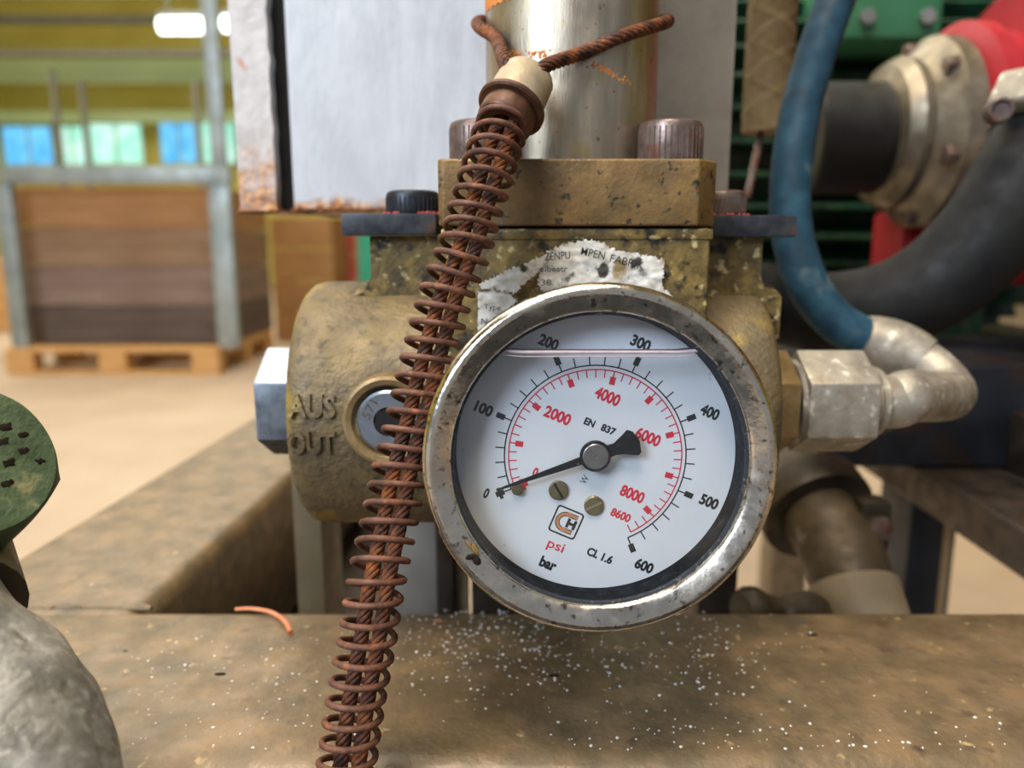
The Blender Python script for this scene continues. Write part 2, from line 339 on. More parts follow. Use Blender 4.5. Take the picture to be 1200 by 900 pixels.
def win(n, x0, x1, y0, y1, m):
    a = atY(x0, y1, YW); b = atY(x1, y0, YW)
    r = NB(); t = 0.05
    for lo, hi in (((a.x-t, YW-.06, a.z-t), (b.x+t, YW, a.z)), ((a.x-t, YW-.06, b.z), (b.x+t, YW, b.z+t)),
                   ((a.x-t, YW-.06, a.z), (a.x, YW, b.z)), ((b.x, YW-.06, a.z), (b.x+t, YW, b.z)),
                   (((a.x+b.x)/2-.015, YW-.05, a.z), ((a.x+b.x)/2+.015, YW-.01, b.z))): box(r, lo, hi)
    f = obj('window_%d' % n, r, M['pale_green'], None, smooth=None, kind='structure')
    for s in (0, 1):
        p = NB(); mx = (a.x+b.x)/2
        box(p, (a.x if s == 0 else mx, YW-.03, a.z), (mx if s == 0 else b.x, YW-.015, b.z)); obj('pane', p, m, f, smooth=None)
win(1, -62, -6, 148, 192, M['pane_green'])
win(2, 9, 63, 149, 193, M['pane_blue'])
win(3, 69, 103, 149, 193, M['pane_green'])
win(4, 110, 166, 146, 192, M['pane_green'])
win(5, 192, 231, 144, 191, M['pane_blue'])
win(6, 236, 275, 144, 191, M['pane_green'])
win(7, 281, 330, 144, 191, M['pane_green'])
# horizontal girders in front of the back wall
def girder(n, y0, y1, Y, m, x0=-9, x1=11, d=.12):
    a = atY(0, y1, Y); b = atY(0, y0, Y); struct('trim_%d' % n, (x0, Y, a.z), (x1, Y+d, b.z), m)
girder(1, 68, 97, 12.2, M['pale_green']); girder(2, 17, 27, 11.6, M['grey_paint']); girder(3, 58, 65, 11.6, M['grey_paint'])
girder(4, 130, 143, 12.5, M['pale_green'])
girder(5, -40, -5, 11.0, M['pale_green'])
for k, (x, wd) in enumerate(((70, 8), (102, 7), (234, 9))):
    a = atY(x, 192, 11.5); bm = NB(); box(bm, (a.x-wd/900*3, 11.5, 0), (a.x+wd/900*3, 11.6, a.z+1.15 if k else a.z+1.3))
    obj('trim_%d' % (6+k), bm, M['grey_paint'], None, smooth=None, kind='structure')
# ceiling lamps
for k, (x0, x1, y) in enumerate(((188, 254, 30), (262, 330, 28), (-60, 10, -30))):
    Y = 8.5; a = atY(x0, y, Y); b = atY(x1, y, Y)
    t = thing('strip_lamp', ['glowing white strip lamp hanging over the pallet boxes, in full view', 'strip lamp half hidden behind the rusty white post', 'strip lamp hanging high beyond the left edge of the picture'][k], 'lamp', ((a.x+b.x)/2, Y, a.z+.12), group='hall strip lamps')
    bm = NB(); box(bm, (a.x, Y-.07, a.z+.07), (b.x, Y+.07, a.z+.12), .01)
    for s in (.15, .85): x = a.x+(b.x-a.x)*s; box(bm, (x-.008, Y-.008, a.z+.12), (x+.008, Y+.008, 5.6))
    obj('housing', bm, M['grey_steel'], t)
    bm = NB(); lathe(bm, [(0, 0), (.075, 0), (.075, b.x-a.x), (0, b.x-a.x)], (a.x, Y, a.z), (1, 0, 0), 16); obj('tube_light', bm, M['lamp'], t)
# ---- pallet with collars in a steel stand
YP = 4.2
pb = atY(25, 417, YP); x0 = atY(28, 400, YP).x; x1 = atY(268, 400, YP).x
pal = thing('pallet', 'light wooden pallet on the hall floor under the stacked collars', 'pallet', ((x0+x1)/2, YP, 0))
zt = .144; YPL = YP-.17
for i, f in enumerate((0, .5, 1)):
    for j, yy in enumerate((YPL, YPL+.43, YPL+.86)):
        w_ = .145 if i != 1 else .145; xc = x0+.07+(x1-x0-.14)*f
        bm = NB(); box(bm, (xc-w_/2, yy, .022), (xc+w_/2, yy+.1, .1), .004); obj('block', bm, M['wood_pallet'], pal, smooth=None)
    bm = NB(); box(bm, (x0+.0, YPL+.43*i, 0), (x1, YPL+.43*i+.1, .022), .003); obj('board', bm, M['wood_pallet'], pal, smooth=None)
for i in range(5):
    yy = YPL+.21*i; bm = NB(); box(bm, (x0, yy, .122), (x1, yy+.12, .144), .003); obj('board', bm, M['wood_pallet'], pal, smooth=None)
for i in range(3):
    xc = x0+.07+(x1-x0-.14)*i/2; bm = NB(); box(bm, (xc-.07, YPL, .1), (xc+.07, YPL+.96, .122), .003); obj('board', bm, M['wood_pallet'], pal, smooth=None)
ztop = atY(100, 219, YP).z; hc = (ztop-zt)/4
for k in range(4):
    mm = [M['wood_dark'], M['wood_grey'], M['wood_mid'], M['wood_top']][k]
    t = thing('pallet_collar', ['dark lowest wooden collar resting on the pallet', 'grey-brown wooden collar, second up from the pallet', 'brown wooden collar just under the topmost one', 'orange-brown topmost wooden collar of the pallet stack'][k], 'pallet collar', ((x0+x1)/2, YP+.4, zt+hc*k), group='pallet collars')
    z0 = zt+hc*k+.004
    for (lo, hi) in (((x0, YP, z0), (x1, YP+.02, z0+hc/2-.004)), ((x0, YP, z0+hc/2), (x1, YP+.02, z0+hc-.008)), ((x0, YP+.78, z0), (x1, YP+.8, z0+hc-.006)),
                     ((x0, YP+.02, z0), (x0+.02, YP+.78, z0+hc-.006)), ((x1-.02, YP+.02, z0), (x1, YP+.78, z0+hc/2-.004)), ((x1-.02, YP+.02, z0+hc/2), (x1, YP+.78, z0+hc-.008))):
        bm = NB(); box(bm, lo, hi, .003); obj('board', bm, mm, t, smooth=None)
    bm = NB(); box(bm, (x1-.055, YP-.006, z0+.03), (x1-.01, YP-.001, z0+hc-.04)); obj('hinge', bm, M['grey_steel'], t, smooth=None)
st = thing('steel_stand', 'grey galvanised steel frame standing around the wooden pallet box', 'stand', ((x0+x1)/2, YP-.15, 0))
Ys = YP-.12
a = atY(6, 216, Ys); b = atY(272, 196, Ys)
bm = NB(); box(bm, (a.x, Ys-.05, a.z), (b.x, Ys+.02, b.z), .006); obj('rail', bm, M['grey_steel'], st)
for x, wd, top in ((16, .085, 0), (262, .105, 1)):
    p = atY(x+4, 330, Ys)
    bm = NB(); box(bm, (p.x-wd/2, Ys-.04, zt), (p.x+wd/2, Ys+.01, a.z), .005); obj('post', bm, M['grey_steel'], st)
    if top:
        bm = NB(); box(bm, (p.x-.03, Ys-.03, b.z), (p.x+.045, Ys+.01, 2.6), .004); obj('post', bm, M['grey_steel'], st)
# further crates and post beyond, at floor level
def crate(name, label, px0, px1, ytop, Y, d, m, cat='crate', z0=0.0):
    l = atY(px0, ytop, Y); r = atY(px1, ytop, Y)
    t = thing(name, label, cat, ((l.x+r.x)/2, Y+d/2, z0)); n = 4; hh = (l.z-z0)/n
    for k in range(n):
        bm = NB(); box(bm, (l.x, Y, z0+k*hh+.004), (r.x, Y+.025, z0+(k+1)*hh-.004), .003); obj('slat', bm, m, t, smooth=None)
        bm = NB(); box(bm, (r.x-.025, Y+.026, z0+k*hh+.004), (r.x, Y+d, z0+(k+1)*hh-.004), .003); obj('slat', bm, m, t, smooth=None)
        bm = NB(); box(bm, (l.x, Y+.026, z0+k*hh+.004), (l.x+.025, Y+d, z0+(k+1)*hh-.004), .003); obj('slat', bm, m, t, smooth=None)
    return t
crate('crate', 'brown crate seen between the white panel and the bronze barrel', 316, 388, 254, 5.4, .5, M['orangecrate'])
crate('crate', 'red crate beside the brown crate, left of the green post', 390, 428, 266, 5.9, .5, M['redcrate'])
crate('crate', 'yellow-brown crate at the left edge beyond the steel stand', -50, 8, 302, 6.0, .6, M['wood_pallet'])
g = atY(419, 300, 4.6); g2 = atY(441, 300, 4.6)
bm = NB(); box(bm, (g.x, 4.6, 0.02), (g2.x, 4.7, 1.0), .006); box(bm, (g.x-.05, 4.55, 0), (g2.x+.05, 4.75, .02), .002)
obj('green_post', bm, M['greenpost'], None, label='bright green steel post seen under the left clamp plate', cat='post', origin=(g.x, 4.65, 0))
# ------------------------------------------------------------------ machine frame
ZB = atY(600, 712, .222).z      # top of the beams
fr = thing('machine_frame', 'welded frame of greasy brown square steel beams under the pump', 'frame', (0.0, .25, 0))
def rrect(hw, hh, r, n=5):
    out = []
    for cx, cy, a0 in ((hw-r, hh-r, 0), (-hw+r, hh-r, PI/2), (-hw+r, -hh+r, PI), (hw-r, -hh+r, 1.5*PI)):
        for k in range(n+1): a = a0 + PI/2*k/n; out.append((cx+r*math.cos(a), cy+r*math.sin(a)))
    return out
def beam(p0, p1, wd, ht, r, name='beam', m=None):
    """box section with its top face centred on p0-p1"""
    p0, p1 = Vector(p0), Vector(p1); d = (p1-p0).normalized(); s = d.cross(Vector((0, 0, 1))).normalized()
    bm = NB(); n = 60
    t = bmesh.new(); rings = []
    for i in range(n+1):
        q = p0.lerp(p1, i/n)
        rings.append([t.verts.new(q + s*u + Vector((0, 0, v-ht/2))) for u, v in rrect(wd/2, ht/2, r)])
    k = len(rings[0])
    for a, b in zip(rings[:-1], rings[1:]):
        for j in range(k): t.faces.new((a[j], a[(j+1) % k], b[(j+1) % k], b[j]))
    t.faces.new(rings[0]); t.faces.new(rings[-1][::-1]); bmesh.ops.recalc_face_normals(t, faces=t.faces)
    merge(bm, t); return obj(name, bm, m or M['beam'], fr)
YF0, YF1 = .147, .2235
beam((-.5, (YF0+YF1)/2, ZB), (.62, (YF0+YF1)/2, ZB), YF1-YF0, .07, .0075)
zi = ZB-.0002
o1, o2 = atZ(0, 660, zi), atZ(300, 480, zi); i1, i2 = atZ(172, 712, zi), atZ(330, 572, zi)
dl = ((o2-o1).normalized() + (i2-i1).normalized()).normalized()
c1 = (o1 + i1)/2; c1 = c1 + dl*((.20-c1.y)/dl.y)
perp = Vector((dl.y, -dl.x, 0)); wl = (i1-o1).dot(perp)
beam(c1, c1 + dl*1.1, wl, .07, .007)
XR = .200
beam((XR+.04, .22, ZB), (XR+.07, 1.2, ZB), .08, .02, .002, m=M['darkbeam'])
beam((-.3, 1.2, ZB), (.5, 1.2, ZB), .07, .07, .007)
for x, y in ((-.45, .18), (.55, .18), (-.25, 1.2), (.45, 1.2)):
    bm = NB(); box(bm, (x-.03, y-.03, 0), (x+.03, y+.03, ZB-.069), .004); obj('leg', bm, M['beam'], fr)
# weld bead at the corner
wp = [Vector((i1.x - wl*.98 + wl*k/24 + .001*math.sin(k*2.1), YF1-.001+.0006*math.sin(k*3.3), ZB-.0003)) for k in range(25)]
bm = NB(); tube(bm, wp, lambda s: .0011+.0003*math.sin(s*80), 8); obj('weld_bead', bm, M['beam'], fr)
# pan and brackets below
bm = NB(); box(bm, (-.14, .235, .50), (-.062, 1.1, .504)); box(bm, (-.065, .235, .50), (-.062, 1.1, .53)); obj('drip_pan', bm, M['darkbeam'], fr, smooth=None)
def strut(name, px0, px1, Y, m, ztop, z0=.0, d=.02, label=None):
    l = atY(px0, 660, Y); r = atY(px1, 660, Y); bm = NB(); box(bm, (l.x, Y, z0), (r.x, Y+d, ztop), .001)
    return obj(name, bm, m, fr, label=label)
strut('bracket', 346, 379, .262, M['olive'], .64, .50, .03)
strut('bracket', 462, 512, .262, M['paleblock'], .635, .50, .02, 'pale grey bracket')
strut('bracket', 512, 531, .258, M['darkbeam'], .635, .50, .05)
strut('bracket', 533, 548, .262, M['tan'], .62, .50, .01, 'tan strip bracket')
strut('bracket', 552, 690, .262, M['darkbeam'], .635, .50, .02)
strut('bracket', 820, 866, .262, M['darkbeam'], .635, .50, .03)
strut('post', 1062, 1106, .45, M['blue_black'], ZB-.02, 0, .04, 'blue-black post')
strut('rod', 1110, 1117, .43, M['tan'], ZB-.02, 0, .007)
# crossing lump behind front beam, right
bm = NB(); tube(bm, spline([atY(868, 716, .24), atY(905, 712, .245), atY(960, 722, .25)], 12), lambda s: .006+.002*math.sin(s*9), 12)
obj('bracket', bm, M['pipe'], fr)
# ---- grit on the beam
bm = NB()
def grain(p, r):
    t = bmesh.new(); bmesh.ops.create_icosphere(t, subdivisions=1, radius=r)
    for v in t.verts: v.co = Vector((v.co.x*random.uniform(.7, 1.4), v.co.y*random.uniform(.7, 1.3), v.co.z*.7)) + p
    merge(bm, t)
def toppt(px, py):
    p = atZ(px, py, ZB)
    return p if YF0+.007 < p.y < YF1-.003 else None
for k in range(800):
    if k < 290: px, py = random.gauss(610, 110), random.gauss(770, 30)
    elif k < 440: px, py = random.gauss(560, 60), random.gauss(735, 16)
    elif k < 560: px, py = random.uniform(150, 420), random.uniform(740, 895)
    elif k < 700: px, py = random.uniform(640, 1190), random.gauss(870, 22)
    else: px, py = random.gauss(830, 40), random.gauss(760, 30)
    p = toppt(px, py)
    if p: grain(p+Vector((0, 0, .00005)), random.choice([.00016, .0002, .00028, .0004]))
obj('white_grit', bm, M['grit'], None, label='white salt-like grains scattered on the front beam below the gauge', cat='grit', kind='stuff', origin=(0, .18, ZB))
for k, (px, py, r) in enumerate(((258, 790, .0012), (147, 763, .0006), (649, 792, .0011), (952, 744, .0012), (932, 886, .0009))):
    p = toppt(px, py)
    if not p: continue
    bm = NB(); t = bmesh.new(); bmesh.ops.create_icosphere(t, subdivisions=2, radius=r)
    for v in t.verts: v.co = Vector((v.co.x*1.3, v.co.y*.6, v.co.z*.25))*(1+.3*noise.noise(v.co*2000)) + p
    merge(bm, t)
    obj('dirt_crumb', bm, M['crumb'], None, cat='dirt', group='dark crumbs on the front beam', origin=p,
        label=['dark elongated crumb on the beam left of the spring', 'tiny dark crumb on the beam by the grey casting', 'dark crumb on the beam directly below the gauge', 'flat grey crumb on the beam right of the gauge', 'dark crumb near the bottom edge, right of the gauge'][k])
pts = spline([atZ(276, 716, ZB)+Vector((0, 0, .0006)), atZ(296, 717, ZB)+Vector((0, 0, .001)), atZ(318, 722, ZB)+Vector((0, 0, .0012)), atZ(333, 731, ZB)+Vector((0, 0, .001)), atZ(341, 743, ZB)+Vector((0, 0, .0006))], 24)
bm = NB(); tube(bm, pts, lambda s: .0005+.0003*s, 8); obj('plastic_strand', bm, M['orange'], None, label='short curled orange strand lying on the beam left of the spring', cat='strand', origin=pts[0])
p = toppt(513, 728); bm = NB(); tube(bm, [p+Vector((-.0012, 0, .0001)), p+Vector((0, .0002, .0003)), p+Vector((.0012, 0, .0001))], .0003, 6)
obj('plastic_strand', bm, M['orange'], None, label='tiny orange sliver on the beam between spring and gauge', cat='strand', origin=p)
# ------------------------------------------------------------------ pump body
YB = .184; AY, AZ, RB = .2173, .6546, .0343
pump = thing('pump_body', 'grimy bronze high-pressure pump body with cast AUS and OUT lettering', 'pump', (.0155, AY, AZ-RB))
XL, XRB = -.0565, .0675
pr = [(0, 0), (RB-.0045, 0), (RB-.0022, .0006), (RB-.0006, .0022), (RB, .0045)] + [(RB+.00015*math.sin(k*1.7), .0045+(XRB-XL-.009)*k/20) for k in range(1, 20)] + [(RB, XRB-XL-.0045), (RB-.0006, XRB-XL-.0022), (RB-.0022, XRB-XL-.0006), (RB-.005, XRB-XL), (0, XRB-XL)]
bm = NB(); lathe(bm, pr, (XL, AY, AZ), (1, 0, 0), 96)
obj('barrel', bm, M['barrel'], pump)
# raised casting text
def on_barrel(cx, cz):
    def f(u, v, t):
        z = cz+v; y = AY - math.sqrt(max(RB*RB-(z-AZ)**2, 1e-9)) - .00002 - (t+.5*.0009)
        return Vector((cx+u, y, z))
    return f
for s, px, py in (('AUS', 368, 473), ('OUT', 369, 515)):
    c = atY(px, py, .186); bm = NB(); text(bm, s, on_barrel(c.x, c.z), .0058, .0118, .0008, .035)
    obj('cast_lettering', bm, M['barrel'], pump, smooth=50)
# neck
nl, nr = atY(439, 300, .21).x, atY(884, 300, .21).x; nzt = atY(600, 277, .205).z; nzb = AZ+.02
bm = NB(); t = bmesh.new(); rings = []
for k in range(17):
    Y_ = .2035 + (.246-.2035)*k/16; zt_ = AZ + math.sqrt(RB*RB-(Y_-AY)**2) - .0004
    half = [(0, nzt), (0, zt_+.0055), (.0008, zt_+.003), (.0026, zt_+.0011), (.0058, zt_), (.0058, AZ+.02)]
    P_ = [(nl-a_, b_) for a_, b_ in half] + [(nr+a_, b_) for a_, b_ in half[::-1]]
    rings.append([t.verts.new((u, Y_, v)) for u, v in P_])
for a_, b_ in zip(rings[:-1], rings[1:]):
    for q in range(12): t.faces.new((a_[q], a_[(q+1) % 12], b_[(q+1) % 12], b_[q]))
t.faces.new(rings[0]); t.faces.new(rings[-1][::-1]); bmesh.ops.recalc_face_normals(t, faces=t.faces); merge(bm, t)
obj('neck', bm, M['blackgold'], pump)
# centre block
bl, br = atY(519, 300, YB).x, atY(833, 300, YB).x; bz1 = atY(600, 267, YB).z; bz0 = .640
bm = NB(); box(bm, (bl, YB+.0004, bz0), (br, .25, bz1), .0012, 3)
obj('centre_block', bm, M['blackgold'], pump)
bm = NB(); z_ = atY(600, 281, YB).z; box(bm, (bl-.0004, YB-.0001, z_), (br+.0004, .25, bz1-.0002), .0006, 2); obj('block_rim', bm, M['blackgold'], pump)
# flange (chamfered corners)
fl, fR = atY(513, 220, YB).x, atY(838, 220, .190).x; fz0 = atY(600, 265, YB).z; fz1 = atY(600, 186, YB).z
ch = .0055; f0 = YB-.0008
poly = [(fl+ch, f0), (fR-ch, f0), (fR, f0+ch*1.1), (fR, .25), (fl, .25), (fl, f0+ch*1.1)]
poly = [(fl+.0012, f0), (fR-ch, f0), (fR, f0+ch*1.1), (fR, .25), (fl, .25), (fl, f0+.0012)]
bm = NB(); prism(bm, poly, lambda u, v, d: Vector((u, v, d)), fz0, fz1, .0007, 3)
obj('flange', bm, M['flange'], pump)
def capscrew(x, y, z, r, h, m, par, name='bolt'):
    bm = NB(); prof = [(0, 0), (r*.98, 0), (r, .0004), (r, h-.0012), (r-.0004, h-.0004), (r-.0013, h), (r*.5, h), (r*.5, h*.4), (0, h*.4)]
    lathe(bm, prof, (x, y, z), (0, 0, 1), 72)
    # knurl
    for k in range(72):
        if k % 2: continue
        a = 2*PI*k/72; bx = Vector((math.cos(a), math.sin(a), 0)); box(bm, (-.00015, -.00015, .001), (.00018, .00015, h-.0018), mtx=Matrix.Translation(Vector((x, y, z))+bx*r))
    return obj(name, bm, m, par)
cx = (fl+fR)/2; bb = atY(785, 185, .199); zb1 = atY(785, 143, .199).z
rb = (atY(822, 160, .199).x-atY(748, 160, .199).x)/2
capscrew(bb.x, .199, fz1, rb, zb1-fz1, M['bolt'], pump)
capscrew(atY(527, 160, .199).x+rb, .199, fz1, rb, zb1-fz1, M['bolt'], pump)
capscrew(bb.x, .236, fz1, rb, zb1-fz1, M['bolt'], pump)
capscrew(atY(527, 160, .199).x+rb, .236, fz1, rb, zb1-fz1, M['bolt'], pump)
# hex plug at left end
bm = NB(); zc = AZ; hexa(bm, (XL, AY, AZ), (-1, 0, 0), .0275, -.002, .0135, .0009, rot=PI/6); obj('hex_plug', bm, M['hexsteel'], pump, label='bright steel hex plug')
# sight plug on the front
c = atY(457, 491, .185); yf = AY - math.sqrt(RB*RB-(c.z-AZ)**2)
bm = NB(); r0 = .0104
lathe(bm, [(r0+.0012, -.003), (r0+.0008, .0005), (r0, .0009), (r0-.0013, .0007), (r0-.002, -.0002), (r0-.0023, -.0022), (0, -.0022)], (c.x, yf-.0002, c.z), (0, -1, 0), 64)
obj('plug_seat', bm, M['nutbrass'], pump, label='worn brass ring around the front plug')
bm = NB(); r1 = .0077
t6 = [(r1, -.001), (r1, .0006), (r1-.0006, .0011), (.0036, .0011), (.0035, .0008), (.0035, -.002), (0, -.002)]
lathe(bm, t6, (c.x, yf, c.z), (0, -1, 0), 6*10)
plug = obj('front_plug', bm, M['hexsteel'], pump, label='round steel socket plug stamped 571')
bm = NB(); hexa(bm, (c.x, yf-.0012, c.z), (0, -1, 0), .0062, 0, .00005, 0, rot=0.3); 
obj('socket', bm, M['blackgap'], plug, smooth=None)
tc_ = atY(433, 480, yf-.0012); ang = math.radians(62)
def tm(cc, ang, yy):
    ca, sa = math.cos(ang), math.sin(ang)
    return lambda u, v, t: Vector((cc.x+u*ca-v*sa, yy-t, cc.z+u*sa+v*ca))
bm = NB(); text(bm, '571', tm(tc_, ang, yf-.00115), .0022, .0048, .0001, 0.0); obj('stamping', bm, M['bolt'], plug, smooth=None)
# brass adapter nut right
bm = NB(); hexa(bm, (XRB, AY, AZ), (1, 0, 0), .0262, -.001, .0112, .0008, rot=PI/6); obj('adapter_nut', bm, M['nutbrass'], pump, label='brass hex adapter nut')
bm = NB(); lathe(bm, [(0, .0), (.0105, 0), (.0105, .0045), (0, .0045)], (XRB+.0105, AY, AZ), (1, 0, 0), 32); obj('adapter_neck', bm, M['blackbolt'], pump)
# paper label, torn
def inside(x, y, P):
    c_ = False; j = len(P)-1
    for i in range(len(P)):
        if (P[i][1] > y) != (P[j][1] > y) and x < (P[j][0]-P[i][0])*(y-P[i][1])/(P[j][1]-P[i][1])+P[i][0]: c_ = not c_
        j = i
    return c_
def sheet(poly, lift, y0=YB-.0006, step=2.0, seed=0):
    xs = [p[0] for p in poly]; ys = [p[1] for p in poly]; t = bmesh.new(); V = {}
    nx = int((max(xs)-min(xs))/step)+1; ny = int((max(ys)-min(ys))/step)+1
    def vert(i, j):
        if (i, j) not in V:
            x = min(xs)+i*step+noise.noise((i*.7, j*.7, seed+3))*1.6; y = min(ys)+j*step+noise.noise((i*.7, j*.7, seed+9))*1.6
            p = atY(x, y, y0); p.y = y0 - lift(x, y) - .0005*abs(noise.noise((x*.06, y*.1, seed)))-.0003*abs(noise.noise((x*.2, y*.22, seed+5)))
            V[(i, j)] = t.verts.new(p)
        return V[(i, j)]
    for i in range(nx):
        for j in range(ny):
            x = min(xs)+(i+.5)*step; y = min(ys)+(j+.5)*step
            if inside(x+noise.noise((x*.3, y*.3, seed))*3, y+noise.noise((x*.3, y*.3, seed+7))*3, poly):
                t.faces.new((vert(i, j), vert(i, j+1), vert(i+1, j+1), vert(i+1, j)))
    return t
lab = thing('paper_label', 'torn crumpled white maker\'s label stuck on the bronze block above the gauge', 'label', tuple(atY(670, 320, YB)))
bm = NB(); merge(bm, sheet([(646, 290), (676, 283), (684, 280), (704, 284), (722, 294), (745, 296), (778, 304), (776, 335), (790, 350), (760, 352), (640, 352), (630, 330), (634, 305)], lambda x, y: 0, seed=1))
sh = obj('torn_sheet', bm, M['paper'], lab, smooth=60)
bm = NB(); merge(bm, sheet([(562, 332), (600, 314), (630, 302), (645, 294), (640, 306), (622, 326), (604, 342), (585, 340), (566, 338)], lambda x, y: .0006+.002*max(0, (630-x)/60)*max(0, 1-(y-300)/60), seed=4))
obj('torn_flap', bm, M['paper'], lab, smooth=60)
bm = NB(); merge(bm, sheet([(560, 340), (596, 342), (606, 352), (590, 372), (560, 392)], lambda x, y: .0001, seed=6))
obj('torn_sheet', bm, M['paper'], lab, smooth=60)
def onblock(px, py, ang, y=YB-.0019):
    c_ = atY(px, py, y); a = math.radians(ang); ca, sa = math.cos(a), math.sin(a)
    return lambda u, v, t: Vector((c_.x+u*ca-v*sa, y-t, c_.z+u*sa+v*ca))
bm = NB()
for s, px, py, ang, hh, ww in (('ZENPU', 653, 300, 4, 9, 30), ('MPEN', 695, 297, -12, 9, 28), ('FABRIK', 735, 307, -13, 9, 40), ('elbestr', 649, 315, 0, 7, 32), ('38', 640, 331, 0, 7, 12), ('Type', 577, 361, -5, 8, 20), ('Nr', 570, 377, -5, 7, 12)):
    k = .0001998*1.0*(YB/.18)
    text(bm, s, onblock(px, py, ang), hh*YB/900*.99, ww*YB/900*.99, 0.0, .006)
obj('printing', bm, M['ink_black'], lab, smooth=None)
# clamp plates with bolts
def clamp(px0, px1, py0, py1, bx0, bx1, by0, Y, label, mb):
    l = atY(px0, py1, Y); r = atY(px1, py0, Y)
    t = thing('clamp_plate', label, 'clamp plate', ((l.x+r.x)/2, Y, l.z), group='clamp plates either side of the flange')
    bm = NB(); box(bm, (l.x, Y, l.z), (r.x, Y+.026, r.z), .0007, 2); obj('plate', bm, M['plate'], t)
    q0 = atY(bx0, py0, Y+.006); q1 = atY(bx1, by0, Y+.006); rr = (q1.x-q0.x)/2
    capscrew((q0.x+q1.x)/2, Y+.012, r.z, rr, q1.z-r.z, mb, t)
    bm = NB()
    for k in range(60):
        a = random.uniform(0, 2*PI); p = Vector(((q0.x+q1.x)/2+(rr+.0006)*math.cos(a), Y+.011+(rr+.0006)*math.sin(a), r.z+.0002))
        tt = bmesh.new(); bmesh.ops.create_icosphere(tt, subdivisions=1, radius=random.uniform(.0003, .0006))
        for v in tt.verts: v.co = v.co + p
        merge(bm, tt)
    obj('sealing_paint', bm, M['redflake'], t, label='crumbling red sealing paint')
clamp(400, 511, 250, 276, 449, 512, 222, .200, 'black clamp plate and bolt left of the bronze flange', M['blackbolt'])
clamp(832, 935, 252, 278, 826, 882, 222, .200, 'rusty grey clamp plate and bolt right of the bronze flange', M['bolt'])
# ------------------------------------------------------------------ steel column
TX = atY(669, 100, .218).x; TR = (atY(770, 100, .218).x-atY(568, 100, .218).x)/2*.985; TY = .218
col = thing('steel_column', 'round satin steel column standing on the bronze flange', 'column', (TX, TY, fz1))
bm = NB(); lathe(bm, [(0, 0), (TR, 0), (TR, .12), (TR, .30), (0, .30)], (TX, TY, fz1), (0, 0, 1), 128); obj('tube', bm, M['steel_tube'], col)
def flakes(pts, n, spread):
    bm = NB()
    for k in range(n):
        s = random.random()*(len(pts)-1); i = int(s); p = pts[i].lerp(pts[min(i+1, len(pts)-1)], s-i)
        x = p.x+random.gauss(0, spread); z = p.z+random.gauss(0, spread*.6)
        if abs(x-TX) > TR*.98: continue
        y = TY-math.sqrt(TR*TR-(x-TX)**2)
        t = bmesh.new(); bmesh.ops.create_icosphere(t, subdivisions=1, radius=random.uniform(.00015, .0004))
        for v in t.verts: v.co = Vector((v.co.x*1.5+x, v.co.y*.25+y, v.co.z+z))
        merge(bm, t)
    return bm
obj('rust_flakes', flakes([atY(690, 75, .196), atY(712, 84, .198), atY(735, 98, .2)], 60, .0009), M['rust_flake'], col)
obj('rust_flakes', flakes([atY(600, 56, .196), atY(625, 60, .195), atY(642, 63, .195)], 45, .0007), M['rust_flake'], col)
bm = NB(); zz = atY(600, 3, .205).z; prof = [(TR+.00008, zz-fz1), (TR+.0001, zz-fz1+.012)]
B_ = bmesh.new(); n = 24; va = []
for k in range(n+1):
    a = math.radians(-92+48*k/n); x, y = TX+(TR+.0001)*math.sin(a), TY-(TR+.0001)*math.cos(a)
    va.append((B_.verts.new((x, y, zz+.0004*math.sin(k*1.9))), B_.verts.new((x, y, zz+.004))))
for a, b in zip(va[:-1], va[1:]): B_.faces.new((a[0], b[0], b[1], a[1]))
merge(bm, B_); obj('rust_stain', bm, M['rust_flake'], col, label='orange rust stain')
# ------------------------------------------------------------------ painted cabinet behind
YC = .285
zb = atY(450, 246, YC).z
cab = thing('painted_housing', 'bluish white painted steel housing panel behind the column', 'panel', (atY(450, 246, YC).x, YC, zb))
l, r = atY(342, 200, YC).x, atY(700, 200, YC).x
bm = NB(); box(bm, (l, YC, zb), (r, YC+.12, zb+.35), .0015, 3); obj('front_panel', bm, M['whitepaint'], cab)
bm = NB(); lg = atY(316, 200, YC+.004).x
box(bm, (lg, YC+.006, zb+.0005), (l+.001, YC+.1, zb+.35)); obj('dark_gap_fill', bm, M['blackgap'], cab, smooth=None)  # black fill put in for the shade of the open gap beside the post
bm = NB()
for k in range(26):
    x = l+random.random()*.04; s = random.uniform(.0008, .002); t = bmesh.new(); bmesh.ops.create_icosphere(t, subdivisions=1, radius=s)
    for v in t.verts: v.co = Vector((v.co.x*2+x, v.co.y+YC+.0015, v.co.z*.5+zb))
    merge(bm, t)
obj('rust_edge', bm, M['rustcrumb'], cab)
zp = atY(300, 247, YC).z
post = thing('rusty_post', 'narrow white painted post with rusty lower end left of the housing', 'post', (atY(298, 247, YC).x, YC, zp))
pl, prr = atY(279, 200, YC).x, atY(322, 200, YC).x
bm = NB(); t = bmesh.new(); n = 60; Vv = []
for k in range(n+1):
    z = zp+.35*k/n if k > 12 else zp+.03*k/12*1.0; z = zp + (.004*k if k > 0 else 0)
    j = .0007*noise.noise((k*.9, 3, 1)); rj = prr+.0009*noise.noise((k*.8, 9, 1))
    Vv.append([t.verts.new((pl, YC, z)), t.verts.new((rj, YC, z)), t.verts.new((rj, YC+.05, z)), t.verts.new((pl, YC+.05, z))])
for a, b in zip(Vv[:-1], Vv[1:]):
    for q in range(4): t.faces.new((a[q], a[(q+1) % 4], b[(q+1) % 4], b[q]))
t.faces.new(Vv[0][::-1]); t.faces.new(Vv[-1]); bmesh.ops.recalc_face_normals(t, faces=t.faces)
